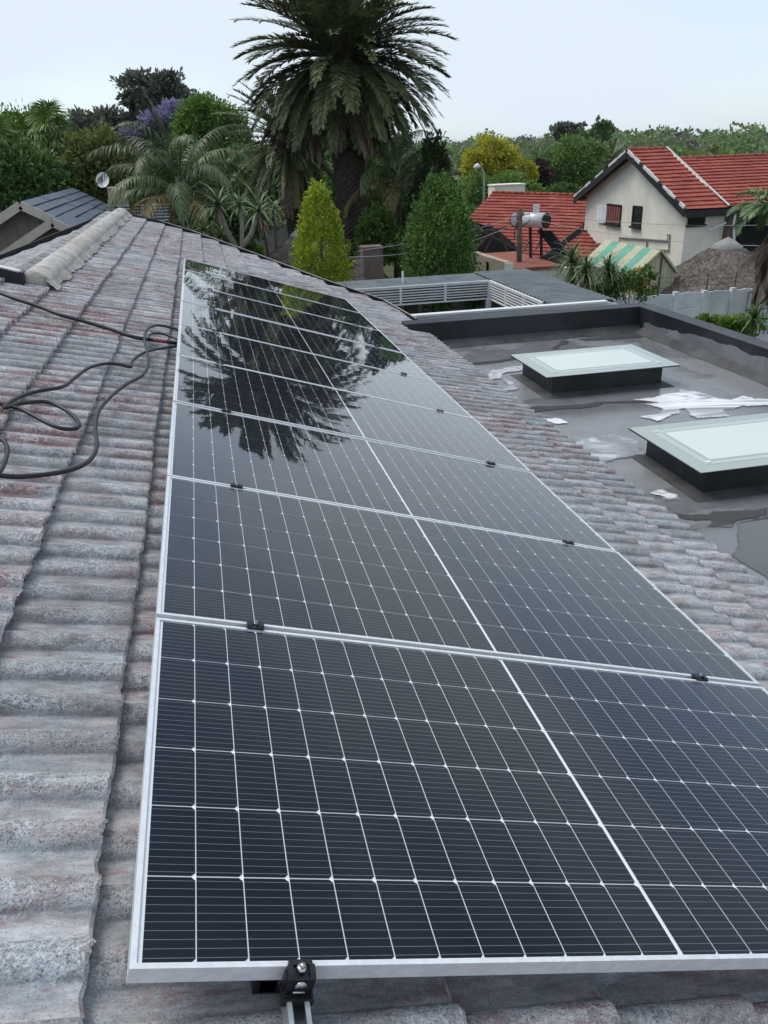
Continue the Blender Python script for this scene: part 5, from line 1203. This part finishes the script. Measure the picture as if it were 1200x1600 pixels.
def grey_house():
    O = (-3.78, 20, 0); t = thing('grey_roofed_house', 'beige house with slate grey gable roof at the far left', 'house', O); tg = math.tan(R(29)); xr, zr = -3.78, 5.19; hw = 2.1; Y0, Y1 = 20.0, 29.0
    w_ = MB(O); w_.prism([(xr - hw + .3, Y0 + .4, 0), (xr + hw - .3, Y0 + .4, 0), (xr + hw - .3, Y0 + .4, zr - hw * tg + .1), (xr, Y0 + .4, zr - .12), (xr - hw + .3, Y0 + .4, zr - hw * tg + .1)], (0, 8.4, 0)); w_.build('wall', 'render_beige', t)
    bd = MB(O)
    for k in range(-6, 7): x = xr + k * .27; bd.box((x - .012, Y0 + .375, 0), (x + .012, Y0 + .399, zr - .2 - abs(k) * .27 * tg))
    bd.build('cover_strip', 'render_beige', t)
    for sg in (1, -1):
        P = [(xr, Y0, zr), (xr, Y1, zr), (xr + sg * hw, Y1, zr - hw * tg), (xr + sg * hw, Y0, zr - hw * tg)]; r = slab(P, .06, O).build('roof', 'slate_blue', t)
        tiled_slope(P, P[0], (0, 1, 0), (sg, 0, -tg), .26, O, .03, wsp=1.2).build('roof_sheets', 'slate_blue', r)
    bb = MB(O)
    for sg in (1, -1): bb.bar((xr, Y0 - .02, zr - .06), (xr + sg * hw, Y0 - .02, zr - .06 - hw * tg), .05, .19)
    bb.build('barge_board', 'board_edge', t)
    p = thing('porch', 'small beige porch gable in front of the slate grey roof', 'porch', (-2.83, 18, 0)); O2 = (-2.83, 18, 0); xp, zp, hp = -2.83, 4.90, 1.25
    w_ = MB(O2); w_.prism([(xp - hp + .1, 18.3, 0), (xp + hp - .1, 18.3, 0), (xp + hp - .1, 18.3, zp - hp * tg), (xp, 18.3, zp - .15), (xp - hp + .1, 18.3, zp - hp * tg)], (0, 1.9, 0)); w_.build('wall', 'render_beige', p)
    for sg in (1, -1):
        P = [(xp, 18, zp), (xp, 20.2, zp), (xp + sg * hp, 20.2, zp - hp * tg), (xp + sg * hp, 18, zp - hp * tg)]; slab(P, .05, O2).build('roof', 'slate_blue', p)
    bb = MB(O2)
    for sg in (1, -1): bb.bar((xp, 17.98, zp - .05), (xp + sg * hp, 17.98, zp - .05 - hp * tg), .05, .17)
    bb.build('barge_board', 'board_edge', p)
    e = thing('grey_tiled_wing', 'low wing with rows of slate grey tiles behind the tip of the mortar ridge', 'building', (-1.2, 26.5, 0)); O3 = (-1.2, 26.5, 0)
    P = [(-2.6, 27.2, 4.68), (.2, 27.2, 4.64), (.2, 24.6, 3.74), (-2.6, 24.6, 3.78)]; r = slab(P, .06, O3).build('roof', 'slate_blue', e); tiled_slope(P, P[0], (1, 0, 0), np.array(P[3]) - np.array(P[0]), .24, O3, .05, wsp=.25).build('tile_courses', 'slate_blue', r)
    w_ = MB(O3); w_.box((-2.5, 24.9, 0), (.1, 27.1, 3.7)); w_.build('wall', 'render_beige', e)
    a, b = at(166, 288, 27.6), at(200, 325, 27.6); c_ = MB(O3); c_.box((a[0], 27.6, 0), (b[0], 28.3, a[2] - .1)); c_.build('chimney', 'render_tan', e)
    q = at(160, 281, 27.5); d = thing('satellite_dish', 'small white satellite dish on the chimney behind the mortar ridge', 'satellite dish', q); m = MB(); nn = unit(np.array([-.25, -.9, .35])); s = unit(np.cross(nn, (0, 0, 1))); u = np.cross(s, nn)
    m.add([s * .22 * rr * math.cos(x) + u * .24 * rr * math.sin(x) - nn * .07 * (1 - rr * rr) for rr in (.05, .4, .75, 1) for x in np.linspace(0, 2 * PI, 20, endpoint=False)], [(i * 20 + j, i * 20 + (j + 1) % 20, i * 20 + 20 + (j + 1) % 20, i * 20 + 20 + j) for i in range(3) for j in range(20)] + [tuple(range(20))]); m.build('reflector', 'white_paint', d, True)
    m = MB(); m.tube([-nn * .05, -nn * .12 - (0, 0, .05), (.12, .15, -.35)], .02, 6); m.tube([-u * .2, nn * .28 - u * .05], .012, 5); m.tube([nn * .26 - u * .05, nn * .33 - u * .04], .03, 8); m.build('mount_arm', 'street_grey', d)
grey_house()
def far_left_bits():
    a, b = at(432, 336, 42), at(475, 372, 42); O = (a[0], 42, -2); t = thing('terracotta_house', 'glimpse of a terracotta house with a dark red doorway behind the palms', 'house', O)
    m = MB(O); m.box((a[0], 42, -2), (b[0] + 1, 44, a[2])); m.build('wall', 'terracotta', t)
    r = MB(O); r.prism([(a[0] - .3, 41.7, a[2]), (b[0] + 1.2, 41.7, a[2]), (b[0] + 1.2, 43, a[2] + .7), (a[0] - .3, 43, a[2] + .7)], (0, 0, -.06)); r.build('roof', 'red', t)
    m = MB(O); q = at(436, 348, 41.98); q2 = at(452, 372, 41.98); m.box((q[0], 41.96, q2[2]), (q2[0], 41.99, q[2])); m.build('doorway', 'flower_red' if 0 else 'curtain', t)
    a, b = at(365, 353, 36), at(450, 368, 36); O = (a[0], 36, -1); t = thing('garden_wall', 'low tan garden wall behind the aloe stems', 'wall', O); m = MB(O); m.box((a[0], 36, -1), (b[0], 36.2, a[2] - .05)); m.build('wall', 'concrete', t); m = MB(O); m.box((a[0] - .03, 35.96, a[2] - .05), (b[0] + .03, 36.24, a[2] + .02)); m.build('coping', 'board_edge', t)
    # parked car, only its cabin shows over the wall
    q = at(390, 352, 40); zc = q[2] - 1.05; O = (q[0], 40, zc); t = thing('parked_car', 'white car parked behind the low garden wall, only its cabin showing', 'car', O)
    m = MB(); m.prism([(-2, -.8, .3), (2, -.8, .3), (2.05, -.8, .75), (1.1, -.8, .92), (-1.1, -.8, .95), (-2, -.8, .85)], (0, 1.6, 0)); m.prism([(-1.3, -.7, .93), (1.05, -.7, .9), (.45, -.62, 1.45), (-.95, -.62, 1.46)], (0, 1.36, 0)); m.build('body', 'car_white', t)
    m = MB(); m.prism([(-1.1, -.712, 1.0), (.85, -.712, .98), (.38, -.66, 1.38), (-.88, -.66, 1.39)], (0, .02, 0)); m.prism([(.75, -.6, 1.02), (.75, .6, 1.02), (.52, .55, 1.4), (.52, -.55, 1.4)], (.25, 0, -.02)); m.build('window', 'window_glass', t)
    for x in (-1.25, 1.25):
        for y in (-.8, .62): m = MB(); m.tube([(x, y, .32), (x, y + .18, .32)], .32, 14); m.build('wheel', 'black_paint', t)
    g = zc; m = MB(O); m.box((q[0] - 4, 38.4, g - 2), (q[0] + 5, 42.5, g)); m.build('driveway', 'concrete', None, loc=O, kind='structure')
far_left_bits()

# ------------------------------------------------------------------ the air
def haze():
    m = bpy.data.materials.new('haze_air'); m.use_nodes = True; t = m.node_tree; t.nodes.clear(); o = t.nodes.new('ShaderNodeOutputMaterial')
    v = t.nodes.new('ShaderNodeVolumePrincipled'); v.inputs['Color'].default_value = (.80, .86, .93, 1); v.inputs['Density'].default_value = .00008; v.inputs['Anisotropy'].default_value = .2
    t.links.new(v.outputs[0], o.inputs['Volume']); MAT['haze'] = m
    b = MB((0, 1000, 0)); b.box((-1950, -120, -14), (2550, 2550, 26)); b.build('haze', 'haze', None, loc=(0, 1000, 0), kind='stuff')
haze()
